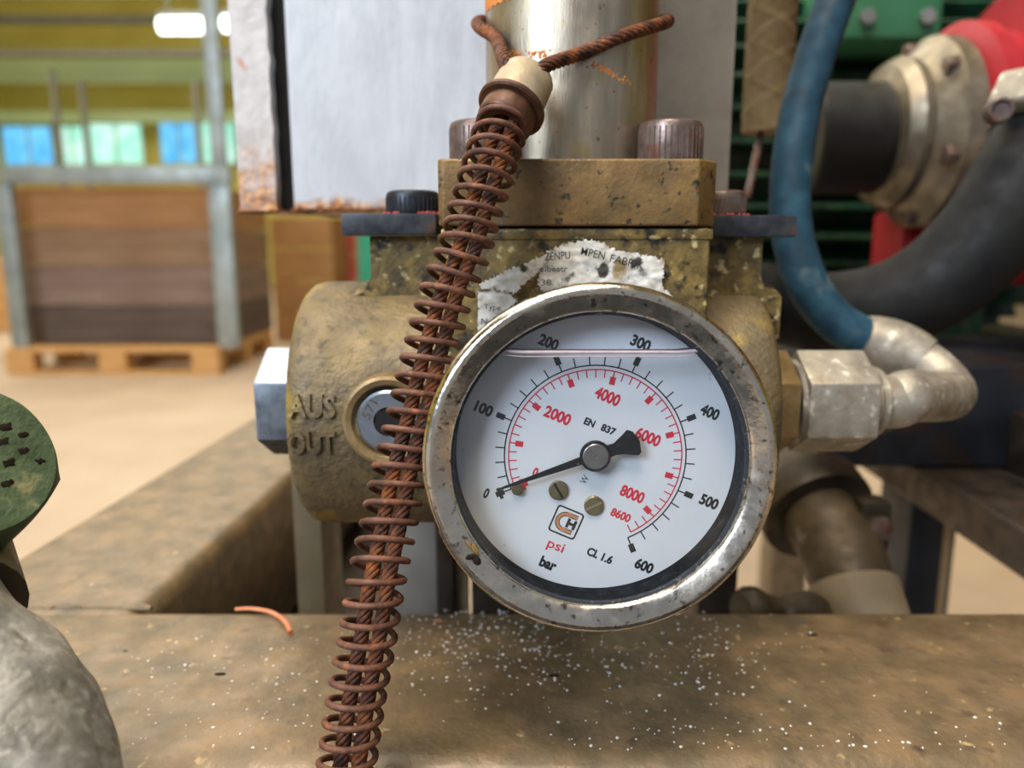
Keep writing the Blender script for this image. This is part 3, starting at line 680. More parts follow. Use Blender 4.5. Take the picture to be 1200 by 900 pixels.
merge(bm, t); obj('post_tube', bm, M['postpaint'], post)
bm = NB()
for k in range(30):
    x = pl+random.random()*(prr-pl); s = random.uniform(.0008, .0018); t = bmesh.new(); bmesh.ops.create_icosphere(t, subdivisions=1, radius=s)
    for v in t.verts: v.co = Vector((v.co.x*1.6+x, v.co.y+YC+.002, v.co.z*.7+zp))
    merge(bm, t)
obj('rust_edge', bm, M['rustcrumb'], post)
YG = .262; l, r = atY(740, 100, YG).x, atY(860, 100, YG).x; zz = atY(800, 226, YG).z
bm = NB(); box(bm, (l, YG, zz), (r, YG+.012, zz+.3), .001); obj('grey_plate', bm, M['greyplate'], None, label='upright grey steel plate just right of the column', cat='plate', origin=((l+r)/2, YG, zz))
# ------------------------------------------------------------------ whip check cable with spring
ctl = [(603, 120, .1795), (586, 155, .1745), (568, 211, .1695), (554, 257, .1675), (543, 295, .1655), (524, 342, .1640), (502, 420, .1612), (486, 485, .1580), (469, 548, .1545), (455, 617, .1495), (441, 682, .1442), (430, 750, .1412), (417, 820, .1384), (408, 883, .1358), (402, 930, .1339), (397, 985, .1322), (392, 1050, .1305), (387, 1130, .1288), (383, 1230, .127)]
pts = spline([atY(*c) for c in ctl], 400)
wc = thing('safety_cable', 'rusty wire safety cable in a coil spring, looped around the steel column', 'cable', tuple(pts[-1]))
SR = .0054
sp0 = pts[8:]
bm = NB(); tube(bm, helix_on(sp0, SR, .0034, 0.6, 26, pitch1=.0039), .00068, 8); obj('spring', bm, M['rust_spring'], wc, 60, label='rusty coil spring')
side = [f for f in frames(pts)]
def cable(path, name='cable', R=.00098, r=.00058, pitch=.0095, per=24, strands=6, sgn=1):
    bm = NB(); tube(bm, path, R*.75, 8)
    for k in range(strands): tube(bm, helix_on(path, R, pitch*sgn, 2*PI*k/strands, per), r, 7)
    return obj(name, bm, M['rust_cable'], wc, 60)
for off in (-.0013, .0026):
    q = []
    for p in pts[10:]:
        q.append(p + Vector((off*.97, -.0002, off*.25)))
    cable(q)
# washer and ferrule
ax = (pts[0]-pts[14]).normalized(); wcn = pts[6]
bm = NB(); lathe(bm, [(.003, -.0004), (.0073, -.0004), (.0077, 0), (.0077, .0008), (.0073, .0012), (.003, .0012)], wcn, ax, 48, closed=True); obj('washer', bm, M['washer'], wc, label='brown steel washer')
bm = NB(); lathe(bm, [(.0028, -.0046), (.0058, -.0046), (.0062, -.0040), (.0062, -.0005), (.003, -.0005)], wcn, ax, 40, closed=True); obj('collar', bm, M['washer'], wc)
fd = (atY(625, 78, .188) - wcn).normalized(); fb = wcn + ax*.0012
B_ = basis(fd, (0, -1, 0)); prof = [(.0062, 0), (.0066, .001), (.0065, .006), (.0063, .0102), (.0056, .0118), (.003, .0122), (0, .0122)]
t = bmesh.new(); rings = []
for r_, h_ in prof:
    if r_ == 0: rings.append([t.verts.new(fb+B_@Vector((0, 0, h_)))])
    else: rings.append([t.verts.new(fb + B_@Vector((r_*1.0*math.cos(2*PI*k/40), r_*.72*math.sin(2*PI*k/40), h_))) for k in range(40)])
for a, b in zip(rings[:-1], rings[1:]):
    for k in range(40):
        if len(b) == 1: t.faces.new((a[k], a[(k+1) % 40], b[0]))
        else: t.faces.new((a[k], a[(k+1) % 40], b[(k+1) % 40], b[k]))
bmesh.ops.recalc_face_normals(t, faces=t.faces)
bm = NB(); merge(bm, t); obj('ferrule', bm, M['ferrule'], wc, label='pale aluminium ferrule')
LR = TR+.0022
def onloop(phi, py):
    a = math.radians(phi); y = TY-LR*math.cos(a); return Vector((TX+LR*math.sin(a), y, atY(600, py, y).z))
ftop = fb + fd*.007
right = [ftop+Vector((.0022, 0, 0)), ftop+Vector((.0046, .0006, .0042)), onloop(2, 62), onloop(22, 44), onloop(48, 31), onloop(70, 26), onloop(90, 24), onloop(115, 26), onloop(145, 40), onloop(180, 55)]
left = [ftop+Vector((-.0018, 0, 0)), ftop+Vector((-.0040, .0015, .0052)), onloop(-52, 46), onloop(-70, 34), onloop(-90, 27), onloop(-115, 26), onloop(-145, 40), onloop(-180, 55)]
cable(spline(right, 90), 'cable_loop', R=.00105, r=.00064, pitch=.011)
cable(spline(left, 70), 'cable_loop', R=.00105, r=.00064, pitch=.011)
# ------------------------------------------------------------------ gauge
TILT = math.radians(4); GC = atD(704.5, 543.5, .1457)
gy = Vector((0, math.sin(TILT), math.cos(TILT))); gz = Vector((0, -math.cos(TILT), math.sin(TILT))); gx = Vector((1, 0, 0))
G = Matrix.Translation(GC) @ Matrix((gx, gy, gz)).transposed().to_4x4()
ga = thing('pressure_gauge', 'round glycerine-filled pressure gauge with steel bezel mounted on the pump', 'gauge', tuple(GC + gz*-.028))
mm = .001
def gl(bm, prof, segs=128, closed=False, o=(0, 0, 0)): lathe(bm, [(a*mm, b*mm) for a, b in prof], o, (0, 0, 1), segs, G, closed)
bm = NB(); gl(bm, [(32.8, -9), (33.6, -8.6), (34.1, -7.8), (34.2, -2.2), (34.0, -1.2), (33.5, -.45), (32.9, -.08), (32.4, 0), (31.8, -.1), (29.6, -.95), (29.1, -1.2), (28.75, -1.6), (28.6, -2.2), (28.6, -3.2), (30, -3.2), (31, -8.8)], 160, True)
obj('bezel', bm, M['chrome'], ga)
bm = NB(); gl(bm, [(28.7, -2.1), (28.25, -2.2), (28.1, -2.5), (28.1, -3.0), (28.7, -3.0)], 128, True); obj('seal_ring', bm, M['dialblack'], ga)
bm = NB(); gl(bm, [(28.35, -2.9), (28.3, -10.2), (29.5, -10.2), (29.6, -2.9)], 128, True); obj('case_wall', bm, M['casewall'], ga)
bm = NB(); gl(bm, [(30.4, -8.9), (30.8, -9), (30.8, -24), (30, -25.5), (28, -26), (0, -26), (0, -25), (29.4, -24), (29.6, -8.9)], 96); obj('case', bm, M['zinc'], ga)
bm = NB(); gl(bm, [(0, -26), (6, -26), (6, -40), (0, -40)], 32); hexa(bm, GC - gz*.028, -gz, .014, 0, .006); obj('stem', bm, M['nutbrass'], ga)
bm = NB(); gl(bm, [(0, -2.55), (28.3, -2.55), (28.3, -2.95), (0, -2.95)], 96); obj('glass', bm, M['glass'], ga)
ZD = -9.6
bm = NB(); gl(bm, [(0, ZD), (28.2, ZD), (28.2, ZD-.5), (0, ZD-.5)], 128); dial = obj('dial', bm, M['dial'], ga, label='white dial face')
Gi = G.inverted()
def dp(px, py, z=ZD):
    """dial-plane coordinates (mm) of a picture point"""
    o = Gi @ CAM; d = Gi.to_3x3() @ ray(px, py); k = (z*mm-o.z)/d.z; q = o + d*k; return q.x/mm, q.y/mm
HX, HY = dp(697.5, 534)
ROT = -23.0
zp_ = ZD+.03
def GM(x, y, z): return G @ Vector((x*mm, y*mm, z*mm))
def flatpoly(bm, P, z=zp_):
    t = bmesh.new(); t.faces.new([t.verts.new(GM(x, y, z)) for x, y in P]); merge(bm, t)
def pol(r, a): a = math.radians(a); return HX+r*math.cos(a), HY+r*math.sin(a)
def bar(bm, r0, r1, a, wd, z=zp_):
    aa = math.radians(a); n = (-math.sin(aa)*wd/2, math.cos(aa)*wd/2); p, q = pol(r0, a), pol(r1, a)
    flatpoly(bm, [(p[0]-n[0], p[1]-n[1]), (q[0]-n[0], q[1]-n[1]), (q[0]+n[0], q[1]+n[1]), (p[0]+n[0], p[1]+n[1])], z)
def arc(bm, r, a0, a1, wd, z=zp_):
    n = 120; t = bmesh.new(); V = []
    for k in range(n+1):
        a = a0+(a1-a0)*k/n; V.append((t.verts.new(GM(*pol(r-wd/2, a), z)), t.verts.new(GM(*pol(r+wd/2, a), z))))
    for a, b in zip(V[:-1], V[1:]): t.faces.new((a[0], a[1], b[1], b[0]))
    merge(bm, t)
A0 = 225+ROT; A1 = -45+ROT
def ang(f): return A0+(A1-A0)*f
# radius scale from picture: black arc touches (697,427)
RA = abs(dp(698, 428)[1]-HY)
kb, kr = NB(), NB()
arc(kb, RA, A0, A1, .28, zp_); arc(kr, RA-.85, A0, ang(8600/8702), .26, zp_)
for i in range(31):
    a = ang(i/30)
    if i % 5 == 0:
        bar(kb, RA, RA+3.0, a, .28)
        bar(kb, RA+1.5, RA+3.3, a, 1.15, zp_+.01)
    else: bar(kb, RA, RA+1.9, a, .26)
bar(kb, RA+2.05, RA+2.75, A0, 2.4, zp_+.02)
bar(kr, RA-2.9, RA-2.2, A0, 2.4, zp_+.02)
for i in range(44):
    if i*200 > 8700: break
    a = ang(i*200/8702)
    if i % 5 == 0: bar(kr, RA-.85, RA-3.2, a, .26); bar(kr, RA-2.0, RA-3.6, a, 1.15, zp_+.01)
    else: bar(kr, RA-.85, RA-2.5, a, .24)
def dtext(bm, s, px, py, wpx, hpx, rot=ROT, bold=.045):
    x, y = dp(px, py); k = 900/((Gi@CAM).z/mm-ZD); a = math.radians(rot); ca, sa = math.cos(a), math.sin(a)
    text(bm, s, lambda u, v, t: GM(x+u*ca-v*sa, y+u*sa+v*ca, zp_), hpx/k, wpx/k, 0, bold)
for s, x, y, ww, hh in (('0', 570, 578, 6, 13), ('100', 567, 479, 22, 14), ('200', 643, 401, 24, 14), ('300', 751, 402, 24, 14), ('400', 832, 483, 23, 14), ('500', 831, 588, 23, 14), ('600', 755, 663, 23, 14),
                        ('EN', 691, 495, 13, 9), ('837', 713, 503.5, 18, 9.5), ('bar', 642.5, 660.5, 21, 14), ('Cl. 1.6', 703, 651, 33, 11)):
    dtext(kb, s, x, y, ww, hh)
dtext(kb, 'W', 685, 562, 10, 8, ROT+82, .0)
for s, x, y, ww, hh in (('0', 627.5, 553, 6, 11), ('2000', 653.5, 487, 33, 14.5), ('4000', 712, 464.5, 31, 15), ('6000', 759.5, 512, 31, 15), ('8000', 741, 579, 30, 14.5), ('8600', 727.5, 603.5, 25, 11), ('psi', 651, 641, 21, 15)):
    dtext(kr, s, x, y, ww, hh, bold=.012 if s == 'psi' else .04)
# logo: rounded square with a bent pipe and an H
lx, ly = dp(663.5, 612); a = math.radians(ROT)
def LG(u, v): return lx+u*math.cos(a)-v*math.sin(a), ly+u*math.sin(a)+v*math.cos(a)
def ring2(bm, outer, inner, z):
    t = bmesh.new(); A = [t.verts.new(GM(*LG(*p), z)) for p in outer]; Bq = [t.verts.new(GM(*LG(*p), z)) for p in inner]; n = len(A)
    for i in range(n): t.faces.new((A[i], A[(i+1) % n], Bq[(i+1) % n], Bq[i]))
    merge(bm, t)
ring2(kb, rrect(2.95, 2.95, .7), rrect(2.6, 2.6, .45), zp_)
kc = NB()
def pathband(bm, P, wd, z):
    t = bmesh.new(); V = []
    for i, p in enumerate(P):
        q0 = P[max(i-1, 0)]; q1 = P[min(i+1, len(P)-1)]; dx, dy = q1[0]-q0[0], q1[1]-q0[1]; L_ = math.hypot(dx, dy); nx, ny = -dy/L_*wd/2, dx/L_*wd/2
        V.append((t.verts.new(GM(*LG(p[0]-nx, p[1]-ny), z)), t.verts.new(GM(*LG(p[0]+nx, p[1]+ny), z))))
    for q, r in zip(V[:-1], V[1:]): t.faces.new((q[0], q[1], r[1], r[0]))
    merge(bm, t)
cpath = [(1.9, 1.65), (.6, 1.65)] + [(-.2+1.65*math.cos(math.radians(b_)), 1.65*math.sin(math.radians(b_))) for b_ in range(95, 270, 12)] + [(.6, -1.65), (1.9, -1.65)]
pathband(kb, cpath, .95, zp_); pathband(kc, cpath, .6, zp_+.012)
for v in (1.65, -1.65):
    t = bmesh.new(); t.faces.new([t.verts.new(GM(*LG(-.1+.55*math.cos(2*PI*k/14), v+.55*math.sin(2*PI*k/14)), zp_+.02)) for k in range(14)]); merge(kc, t)
for P in ([(.1, -1.0), (.7, -1.0), (.7, 1.0), (.1, 1.0)], [(1.5, -1.0), (2.1, -1.0), (2.1, 1.0), (1.5, 1.0)], [(.7, -.3), (1.5, -.3), (1.5, .3), (.7, .3)]):
    t = bmesh.new(); t.faces.new([t.verts.new(GM(*LG(*p), zp_+.025)) for p in P]); merge(kb, t)
for nm, b_, m_ in (('black_printing', kb, 'ink_black'), ('red_printing', kr, 'ink_red'), ('copper_printing', kc, 'ink_copper')):
    o_ = obj(nm, b_, M[m_], dial, smooth=None)
# screws
for k, (px, py, sa_) in enumerate(((654.5, 575, -60), (696, 593, 25))):
    x, y = dp(px, py, ZD+.6); bm = NB(); r_ = 2.0
    lathe(bm, [(0, 0), (r_*mm, 0), (r_*mm, .5*mm), (r_*.88*mm, .7*mm), (0, .75*mm)], (x*mm, y*mm, ZD*mm), (0, 0, 1), 40, G)
    s_ = obj('screw', bm, M['screw'], ga)
    bm = NB(); box(bm, (-.0018, -.00022, -.0001), (.0018, .00022, .00006), mtx=G @ Matrix.Translation((x*mm, y*mm, (ZD+.76)*mm)) @ Matrix.Rotation(math.radians(sa_), 4, 'Z'))
    obj('slot', bm, M['crumb'] if k == 0 else M['ferrule'], s_, smooth=None)
# pin, needle, hub
x, y = dp(606.5, 573.5, ZD+1); bm = NB(); lathe(bm, [(0, 0), (.00125, 0), (.00125, .0010), (.0008, .0012), (0, .0012)], (x*mm, y*mm, ZD*mm), (0, 0, 1), 24, G); obj('stop_pin', bm, M['screw'], ga)
ZN = ZD+1.9
hx, hy = dp(697.5, 534, ZN); na = math.radians(199.5)
def NP(u, v): return hx+u*math.cos(na)-v*math.sin(na), hy+u*math.sin(na)+v*math.cos(na)
def slab(bm, P, z0, z1, bev=.00005):
    prism(bm, [(x_*mm, y_*mm) for x_, y_ in P], lambda u, v, d: G @ Vector((u, v, d)), z0*mm, z1*mm, bev, 1)
bm = NB(); slab(bm, [NP(*q) for q in ((21.0, .12), (19.3, .25), (2, .85), (2, -.85), (19.3, -.25), (21.0, -.12))], ZN, ZN+.35)
slab(bm, [NP(*q) for q in ((-2, 1.3), (-4, 1.2), (-5.6, 1.6), (-8.2, 2.75), (-8.9, 2.3), (-9.3, 0), (-8.6, -2.2), (-7.6, -2.9), (-6.4, -2.2), (-4.2, -1.2), (-2, -1.3))], ZN, ZN+.45)
gl(bm, [(0, ZN-.2), (3.1, ZN-.2), (3.15, ZN+.6), (2.9, ZN+.9), (0, ZN+.9)], 48, o=(hx*mm, hy*mm, 0))
nd = obj('needle', bm, M['needle'], ga, label='black needle resting at zero')
bm = NB(); gl(bm, [(0, ZN+.85), (2.55, ZN+.85), (2.6, ZN+1.1), (2.4, ZN+1.25), (.4, ZN+1.25), (.35, ZN+1.15), (0, ZN+1.15)], 48, o=(hx*mm, hy*mm, 0)); obj('hub_cap', bm, M['hub'], nd)
bm = NB(); gl(bm, [(0, ZD), (.8, ZD), (.8, ZN), (0, ZN)], 16, o=(hx*mm, hy*mm, 0)); obj('spindle', bm, M['hub'], nd)
# liquid
ly_ = dp(700, 410.5, ZD)[1]
R_ = 28.1; a0 = math.asin(ly_/R_); P = [(R_*math.cos(a0 - (PI+2*a0)*k/60), R_*math.sin(a0 - (PI+2*a0)*k/60)) for k in range(61)]
bm = NB(); t = bmesh.new(); t.faces.new([t.verts.new(GM(u, v, -3.05)) for u, v in P][::-1])
e0, e1 = P[0], P[-1]; t.faces.new([t.verts.new(GM(*q)) for q in ((e0[0], e0[1], -3.05), (e0[0], e0[1], ZD+.06), (e1[0], e1[1], ZD+.06), (e1[0], e1[1], -3.05))])
bmesh.ops.recalc_face_normals(t, faces=t.faces); merge(bm, t); obj('glycerine', bm, M['liquid'], ga, smooth=None)
xh = R_*math.cos(a0)-.3
def menis(z, dz, r, m):
    bm = NB(); pp = [GM(xh*(2*k/40-1), ly_ + dz + .9*max(0, abs(2*k/40-1)-.82)**1.0*2, z) for k in range(41)]; tube(bm, pp, r*mm, 8); obj('meniscus', bm, m, ga)
menis(ZD+.25, .1, .17, M['hub']); menis(-3.45, .05, .36, M['meniscus']); menis(-3.3, -.75, .12, M['meniscus'])
# dead insect on the bezel
ip = GM(*dp(557, 655, -.7), -.2)
ins = thing('dead_insect', 'small dead brown insect stuck on the lower left of the gauge bezel', 'insect', tuple(ip))
def blob(c_, s, m, name, rot=0):
    bm = NB(); t = bmesh.new(); bmesh.ops.create_icosphere(t, subdivisions=3, radius=1)
    R3 = Matrix.Rotation(rot, 3, 'Z')
    for v in t.verts: v.co = G @ (Vector(c_)*mm + R3 @ Vector([v.co[i]*s[i]*mm*(1+.25*noise.noise(v.co*2+Vector(c_))) for i in range(3)]))
    merge(bm, t); return obj(name, bm, m, ins)
x, y = dp(559, 656, -.6); blob((x, y, -.15), (.75, 1.0, .5), M['crumb'], 'thorax', .5)
x, y = dp(552, 652, -.6); blob((x, y, -.1), (1.1, .5, .3), M['crumb'], 'head', .2)
x, y = dp(557, 644, -.6); blob((x, y, -.5), (.55, 1.3, .25), M['wing'], 'wing', .4)
x, y = dp(550, 639, -.6); blob((x, y, -.5), (.3, 1.2, .2), M['wing'], 'wing', .6)
# ------------------------------------------------------------------ blue hose assembly
x0_ = XRB+.0125
bh = thing('blue_hose', 'blue hydraulic hose with zinc elbow fitting screwed to the right of the pump', 'hose', (x0_, AY, AZ))
bm = NB(); hexa(bm, (x0_, AY, AZ), (1, 0, 0), .0262, .001, .0205, .0010, rot=PI/6)
lathe(bm, [(0, 0), (.0115, 0), (.0128, .0015), (0, .0015)], (x0_, AY, AZ), (1, 0, 0), 32)
nut = obj('swivel_nut', bm, M['zinc'], bh, label='zinc plated hex swivel nut')
q = atY(1043, 508, .205); bm = NB(); hx_d = Vector((0, -math.sin(math.radians(60)), -.5))
lathe(bm, [(0, 0), (.0011, 0), (.0011, .0003), (0, .0003)], Vector((q.x, AY, AZ)) + Vector((0, -math.cos(math.radians(30)), -math.sin(math.radians(30))))*.01305, (0, -math.cos(math.radians(30)), -.5), 16); obj('marking_dot', bm, M['blackgap'], nut)
xe = x0_+.0205
bm = NB(); lathe(bm, [(0, -.001), (.0108, -.001), (.0108, .0018), (.0098, .0028), (.0098, .0045), (.008, .0055), (0, .0055)], (xe, AY, AZ), (1, 0, 0), 40); obj('collar', bm, M['zinc'], bh)
ep = [Vector((xe, AY, AZ)), Vector((xe+.010, AY, AZ)), Vector((xe+.016, AY+.003, AZ+.001)), atD(1113, 462, .250), atD(1090, 432, .262), atD(1060, 415, .268), atD(1030, 404, .270)]
bm = NB(); tube(bm, spline(ep, 50), lambda s: .0078, 24); obj('elbow', bm, M['zinc'], bh)
bm = NB(); tube(bm, spline([atD(1085, 425, .264), atD(1058, 414, .268), atD(1030, 404, .27), atD(1008, 396, .27)], 20), lambda s: .0102-.002*abs(s-.5)**2*4, 24); obj('crimp_sleeve', bm, M['zinc'], bh)
hp = [atD(1040, 407, .27), atD(1008, 394, .27), atD(975, 372, .271), atD(945, 330, .272), atD(928, 270, .274), atD(927, 205, .276), atD(938, 130, .279), atD(958, 60, .282), atD(983, -10, .285), atD(1010, -80, .288)]
bm = NB(); tube(bm, spline(hp, 90), .0072, 24); obj('hose', bm, M['bluehose'], bh)
# ------------------------------------------------------------------ braided sleeve
bt = atD(897, 155, .34); bs = thing('braided_hose', 'tan braided sleeve hose hanging behind the grey plate', 'hose', tuple(bt))
rb_ = .0099; top = bt+Vector((0, 0, .25))
bm = NB(); lathe(bm, [(0, 0), (rb_, 0), (rb_, .25), (0, .25)], bt, (0, 0, 1), 32); obj('inner_tube', bm, M['braid'], bs)
bm = NB(); base = [bt.lerp(top, k/80) for k in range(81)]
for k in range(20):
    tube(bm, helix_on(base, rb_, .030, 2*PI*k/20, 24), .0006, 4, False); 
    hb = [Vector((2*bt.x-p.x, p.y, p.z)) for p in helix_on(base, rb_, .030, 2*PI*k/20, 24)]; tube(bm, hb, .0006, 4, False)
o_ = obj('braid', bm, M['braid'], bs); o_['kind'] = 'stuff'
bm = NB(); tube(bm, [atD(892, 155, .34), atD(876, 230, .33)], .0016, 10); obj('drain_rod', bm, M['bolt'], bs)
# ------------------------------------------------------------------ green motor
MY, MZ = .74, atY(900, 190, .74).z; MR = .13
mo = thing('electric_motor', 'green electric motor with long horizontal cooling fins behind the hoses', 'motor', (.3, MY, ZB+.031))
bm = NB(); lathe(bm, [(0, .0), (MR*.9, 0), (MR, .01), (MR, .32), (0, .33)], (.12, MY, MZ), (1, 0, 0), 64); obj('housing', bm, M['green'], mo)
for k in range(40):
    a = 2*PI*k/40
    if abs(a-PI/2) < .2: continue
    mt = Matrix.Translation((0, MY, MZ)) @ Matrix.Rotation(a, 4, 'X')
    bm = NB(); box(bm, (.125, MR-.002, -.0018), (.44, MR+.024, .0018), .0006, 1, mt); obj('fin', bm, M['green'], mo, smooth=None)
tl, tr_ = atY(990, 46, MY-.19), atY(1104, 46, MY-.19); M['box_green'] = mat('box_green', ['2E7250', '3C8460'], 20, (.5, .7))
bm = NB(); box(bm, (tl.x, MY-.19, tl.z), (tr_.x, MY+.07, tl.z+.09), .006); tb = obj('terminal_box', bm, M['box_green'], mo)
for px in (1015, 1085):
    q = atY(px, 20, MY-.19); bm = NB(); lathe(bm, [(0, 0), (.005, 0), (.005, .004), (0, .004)], q, (0, -1, 0), 12); obj('screw', bm, M['grey_steel'], tb)
bm = NB(); box(bm, (.16, MY-.09, ZB+.031), (.40, MY+.09, MZ-MR+.01), .003); obj('foot', bm, M['green'], mo)
# ------------------------------------------------------------------ red gearbox with shaft cover
RY = .44; rc = atY(1075, 158, RY)
rg = thing('red_gearbox', 'red painted gearbox housing with grey bearing flange and black shaft cover', 'gearbox', (rc.x+.1, RY, rc.z-.12))
bm = NB(); lathe(bm, [(0, .03), (.050, .03), (.057, .034), (.057, .042), (.053, .046), (.052, .056), (.047, .062), (.074, .064), (.082, .072), (.084, .19), (0, .19)], (rc.x-.02, RY, rc.z), (1, 0, 0), 72); obj('housing', bm, M['redpaint'], rg)
bm = NB(); lathe(bm, [(.028, -.004), (.036, -.002), (.040, .004), (.039, .010), (.045, .016), (.050, .020), (.050, .029), (.02, .030)], (rc.x-.02, RY, rc.z), (1, 0, 0), 72, closed=True); fl_ = obj('bearing_flange', bm, M['greyflange'], rg, label='grey steel bearing flange')
for k in range(6):
    a = 2*PI*k/6+.35; bm = NB(); hexa(bm, (rc.x-.001, RY+.0445*math.cos(a), rc.z+.0445*math.sin(a)), (-1, 0, 0), .009, 0, .006); obj('bolt', bm, M['bolt'], fl_)
bm = NB(); lathe(bm, [(0, 0), (.028, 0), (.0295, .002), (.0295, .050), (0, .050)], (rc.x-.062, RY, rc.z-.002), (1, 0, 0), 48); obj('shaft_cover', bm, M['blackcover'], rg)
bm = NB(); box(bm, (rc.x+.002, RY+.01, rc.z-.116), (rc.x+.014, RY+.05, rc.z-.04), .004); obj('foot', bm, M['redpaint'], rg)
q = atY(980, 95, .56)
# ------------------------------------------------------------------ black hose and clamp
hp = [atD(1330, 10, .30), atD(1255, 105, .285), atD(1208, 195, .282), atD(1160, 270, .285), atD(1105, 325, .292), atD(1040, 358, .30), atD(960, 366, .315), atD(880, 350, .33)]
hs = spline(hp, 90)
bm = NB(); tube(bm, hs, lambda s: .0178-.004*max(0, s-.5), 32); obj('black_hose', bm, M['blackhose'], None, label='thick black rubber hose curving across the right side', cat='hose', origin=hs[45])
k = 19; cc, ct = hs[k], (hs[k+1]-hs[k-1]).normalized()
hc_ = thing('hose_clamp', 'silver worm-drive hose clamp around the black hose at the right edge', 'hose clamp', tuple(cc))
bm = NB(); lathe(bm, [(.0179, -.0065), (.0190, -.0065), (.0190, .0065), (.0179, .0065)], cc, ct, 64, closed=True); obj('band', bm, M['zinc'], hc_)
sd = (atD(1150, 100, .262) - cc); sd = (sd - ct*sd.dot(ct)).normalized(); bn = ct.cross(sd)
for j in range(16):
    a = -.2-j*.1; dd = sd*math.cos(a)+bn*math.sin(a)
    bm = NB(); R3 = Matrix((ct, bn*math.cos(a)-sd*math.sin(a), dd)).transposed().to_4x4()
    box(bm, (-.0045, -.0004, .0189), (.0045, .0004, .0194), mtx=Matrix.Translation(cc) @ R3); obj('thread_slot', bm, M['bolt'], hc_, smooth=None)
R3 = Matrix((ct, bn, sd)).transposed().to_4x4(); Tm = Matrix.Translation(cc) @ R3
bm = NB(); box(bm, (-.0075, -.009, .0185), (.0075, .009, .0265), .0025, 3, Tm); obj('screw_housing', bm, M['zinc'], hc_)
sc0 = atD(1168, 133, .262)
bm = NB(); lathe(bm, [(0, 0), (.0042, 0), (.0042, .006), (.0036, .0066), (.003, .0066), (.003, .005), (0, .005)], sc0+Vector((.002, .004, .001)), (-.3, -1, 0), 24); obj('screw', bm, M['bolt'], hc_)
# ------------------------------------------------------------------ dark bed and things under the right fittings
bm = NB(); l = atY(985, 500, .36)
box(bm, (.155, .37, ZB+.0005), (.62, .50, ZB+.052), .003); obj('motor_bed', bm, M['darkbox'], None, label='dark steel motor bed behind the elbow fitting', cat='base', origin=(.38, .6, ZB))
bm = NB(); box(bm, (.12, .62, ZB+.0004), (.5, .86, ZB+.031), .003); obj('rear_plate', bm, M['darkbox'], None, label='dark plate under the green motor', cat='base', origin=(.3, .7, ZB))
bm = NB(); box(bm, (.245, .29, ZB+.0004), (.6, .372, ZB+.03), .003); obj('step_plate', bm, M['darkbeam'], None, label='dark brown step plate in front of the motor bed', cat='base', origin=(.38, .33, ZB))
pp = [atD(925, 540, .345), atD(950, 590, .32), atD(985, 645, .30), atD(1012, 730, .283)]
ps = spline(pp, 40)
pip = thing('drain_pipe', 'dirty brown pipe with a clamp ring rising behind the beam, right of the gauge', 'pipe', tuple(ps[-1]))
bm = NB(); tube(bm, ps, .0155, 32); obj('pipe', bm, M['pipe'], pip)
ct = (ps[36]-ps[34]).normalized()
bm = NB(); lathe(bm, [(.0145, -.001), (.0164, -.001), (.0164, .03), (.0145, .03)], ps[34], ct, 40, closed=True); obj('end_sleeve', bm, M['tan'], pip)
ct = (ps[16]-ps[14]).normalized()
bm = NB(); lathe(bm, [(.0155, -.007), (.0225, -.007), (.0232, -.005), (.0232, .005), (.0225, .007), (.0155, .007)], ps[14], ct, 48, closed=True)
rg_ = obj('clamp_ring', bm, M['darkclamp'], pip)
e = atD(1018, 612, .302)
bm = NB(); box(bm, e-Vector((.006, .006, .014)), e+Vector((.006, .006, .010)), .002); obj('clamp_ear', bm, M['darkclamp'], pip)
bm = NB(); hexa(bm, e+Vector((0, -.006, 0)), (.3, -1, .2), .009, 0, .004); obj('clamp_bolt', bm, M['bolt'], pip)
# ------------------------------------------------------------------ valve at lower left
vt = thing('valve', 'rough grey cast fitting with a dusty green hex cap at the left edge', 'valve', tuple(atD(0, 800, .12)))
vp = [atD(-190, 670, .135), atD(-108, 745, .131), atD(-32, 835, .127), atD(20, 930, .122), atD(42, 1040, .118)]
bm = NB(); t = bmesh.new(); P = spline(vp, 60); tube(t, P, lambda s: .0158+.0006*math.sin(s*14), 48)
for v in t.verts: v.co += v.co.normalized()*.0 + Vector((1, 1, 1))*.0007*noise.noise(v.co*120)
merge(bm, t); obj('casting', bm, M['casting'], vt)
cc = atD(-36, 536, .142); nrm = Vector((.74, -.42, .52)).normalized()
hexr = .0162
bm = NB(); Bc = basis(nrm, (0, 0, 1)); t = bmesh.new(); n = 96; rings = []
def hexrad(a, R, k): # k 0 circle .. 1 hexagon
    a6 = (a+.45) % (PI/3) - PI/6; return R*(1-k) + k*R*math.cos(PI/6)/math.cos(a6)*1.06
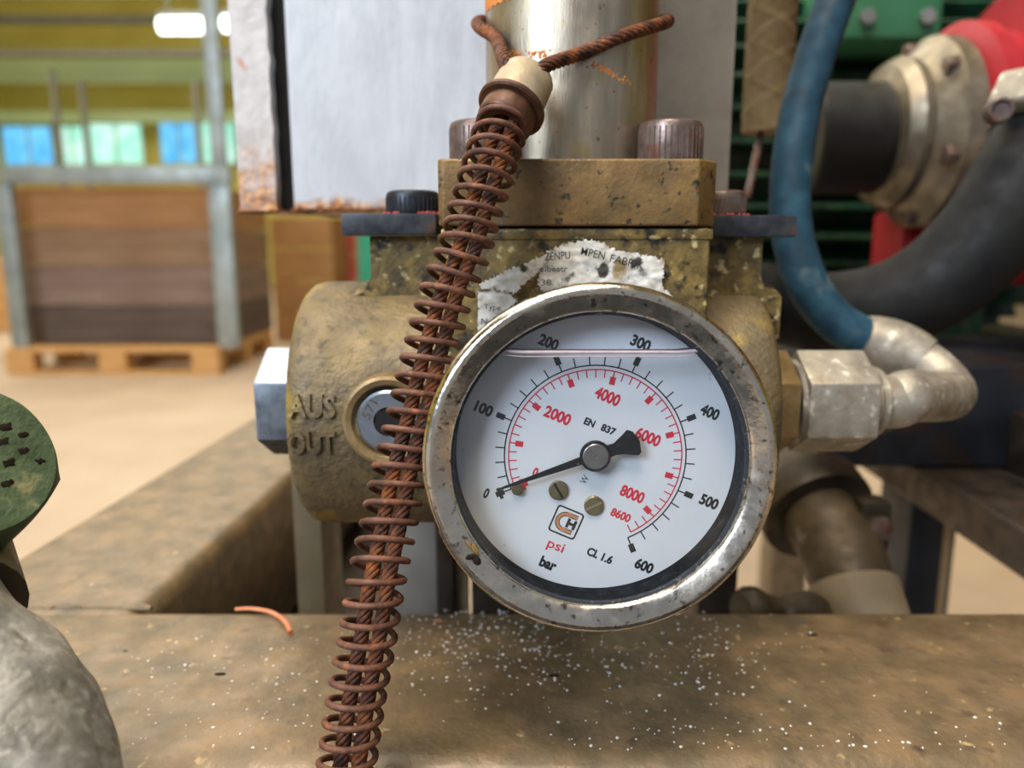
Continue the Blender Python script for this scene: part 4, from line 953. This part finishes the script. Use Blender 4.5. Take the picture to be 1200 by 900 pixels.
for (R, h_, k_) in ((hexr*.2, -.016, 1), (hexr, -.016, 1), (hexr*1.04, -.0145, 1), (hexr*1.04, -.006, 1), (hexr*1.03, -.0035, .6), (hexr*.97, -.001, .1), (hexr*.92, 0, 0), (hexr*.3, 0.0, 0)):
    rings.append([t.verts.new(cc + Bc @ Vector((hexrad(2*PI*j/n, R, k_)*math.cos(2*PI*j/n), hexrad(2*PI*j/n, R, k_)*math.sin(2*PI*j/n), h_))) for j in range(n)])
for a_, b_ in zip(rings[:-1], rings[1:]):
    for j in range(n): t.faces.new((a_[j], a_[(j+1) % n], b_[(j+1) % n], b_[j]))
t.faces.new(rings[0][::-1]); t.faces.new(rings[-1]); bmesh.ops.recalc_face_normals(t, faces=t.faces)
merge(bm, t); cap = obj('hex_cap', bm, M['greencap'], vt, 30, label='dusty green hex cap')
for j, (u, v, r_) in enumerate(((2, 0, 1.3), (5, 1.5, 1.1), (4.5, -2.5, 1.2), (7.5, -1, 1.0), (8.5, 2, .9), (6.5, 4, 1.2), (1.5, 4.5, 1.4), (3, -6, 1.0), (9.5, -3.5, .9), (-1, -3, 1.2), (-2, 3, 1.3))):
    q = Vector((u*mm*1.1+.001, v*mm*1.1)); bm = NB(); t = bmesh.new(); r0_, r1_ = [], []
    for k in range(18):
        a_ = 2*PI*k/18; rr_ = r_*mm*(.75+.5*noise.noise((math.cos(a_)*1.3+j, math.sin(a_)*1.3, j*2.1)))*(1.25 if abs(math.cos(a_)) > .7 else .85)
        r0_.append(t.verts.new(cc + Bc @ Vector((q.x+rr_*math.cos(a_), q.y+rr_*math.sin(a_), .00003))))
        r1_.append(t.verts.new(cc + Bc @ Vector((q.x+rr_*.8*math.cos(a_), q.y+rr_*.8*math.sin(a_), .00012))))
    for k in range(18): t.faces.new((r0_[k], r0_[(k+1) % 18], r1_[(k+1) % 18], r1_[k]))
    t.faces.new(r1_); merge(bm, t); obj('pit', bm, M['crumb'], cap)
bm = NB(); tube(bm, [cc-nrm*.015, cc-nrm*.022+Vector((0, 0, -.006)), atD(-60, 720, .138)], .0125, 24); obj('stem', bm, M['darkclamp'], vt)
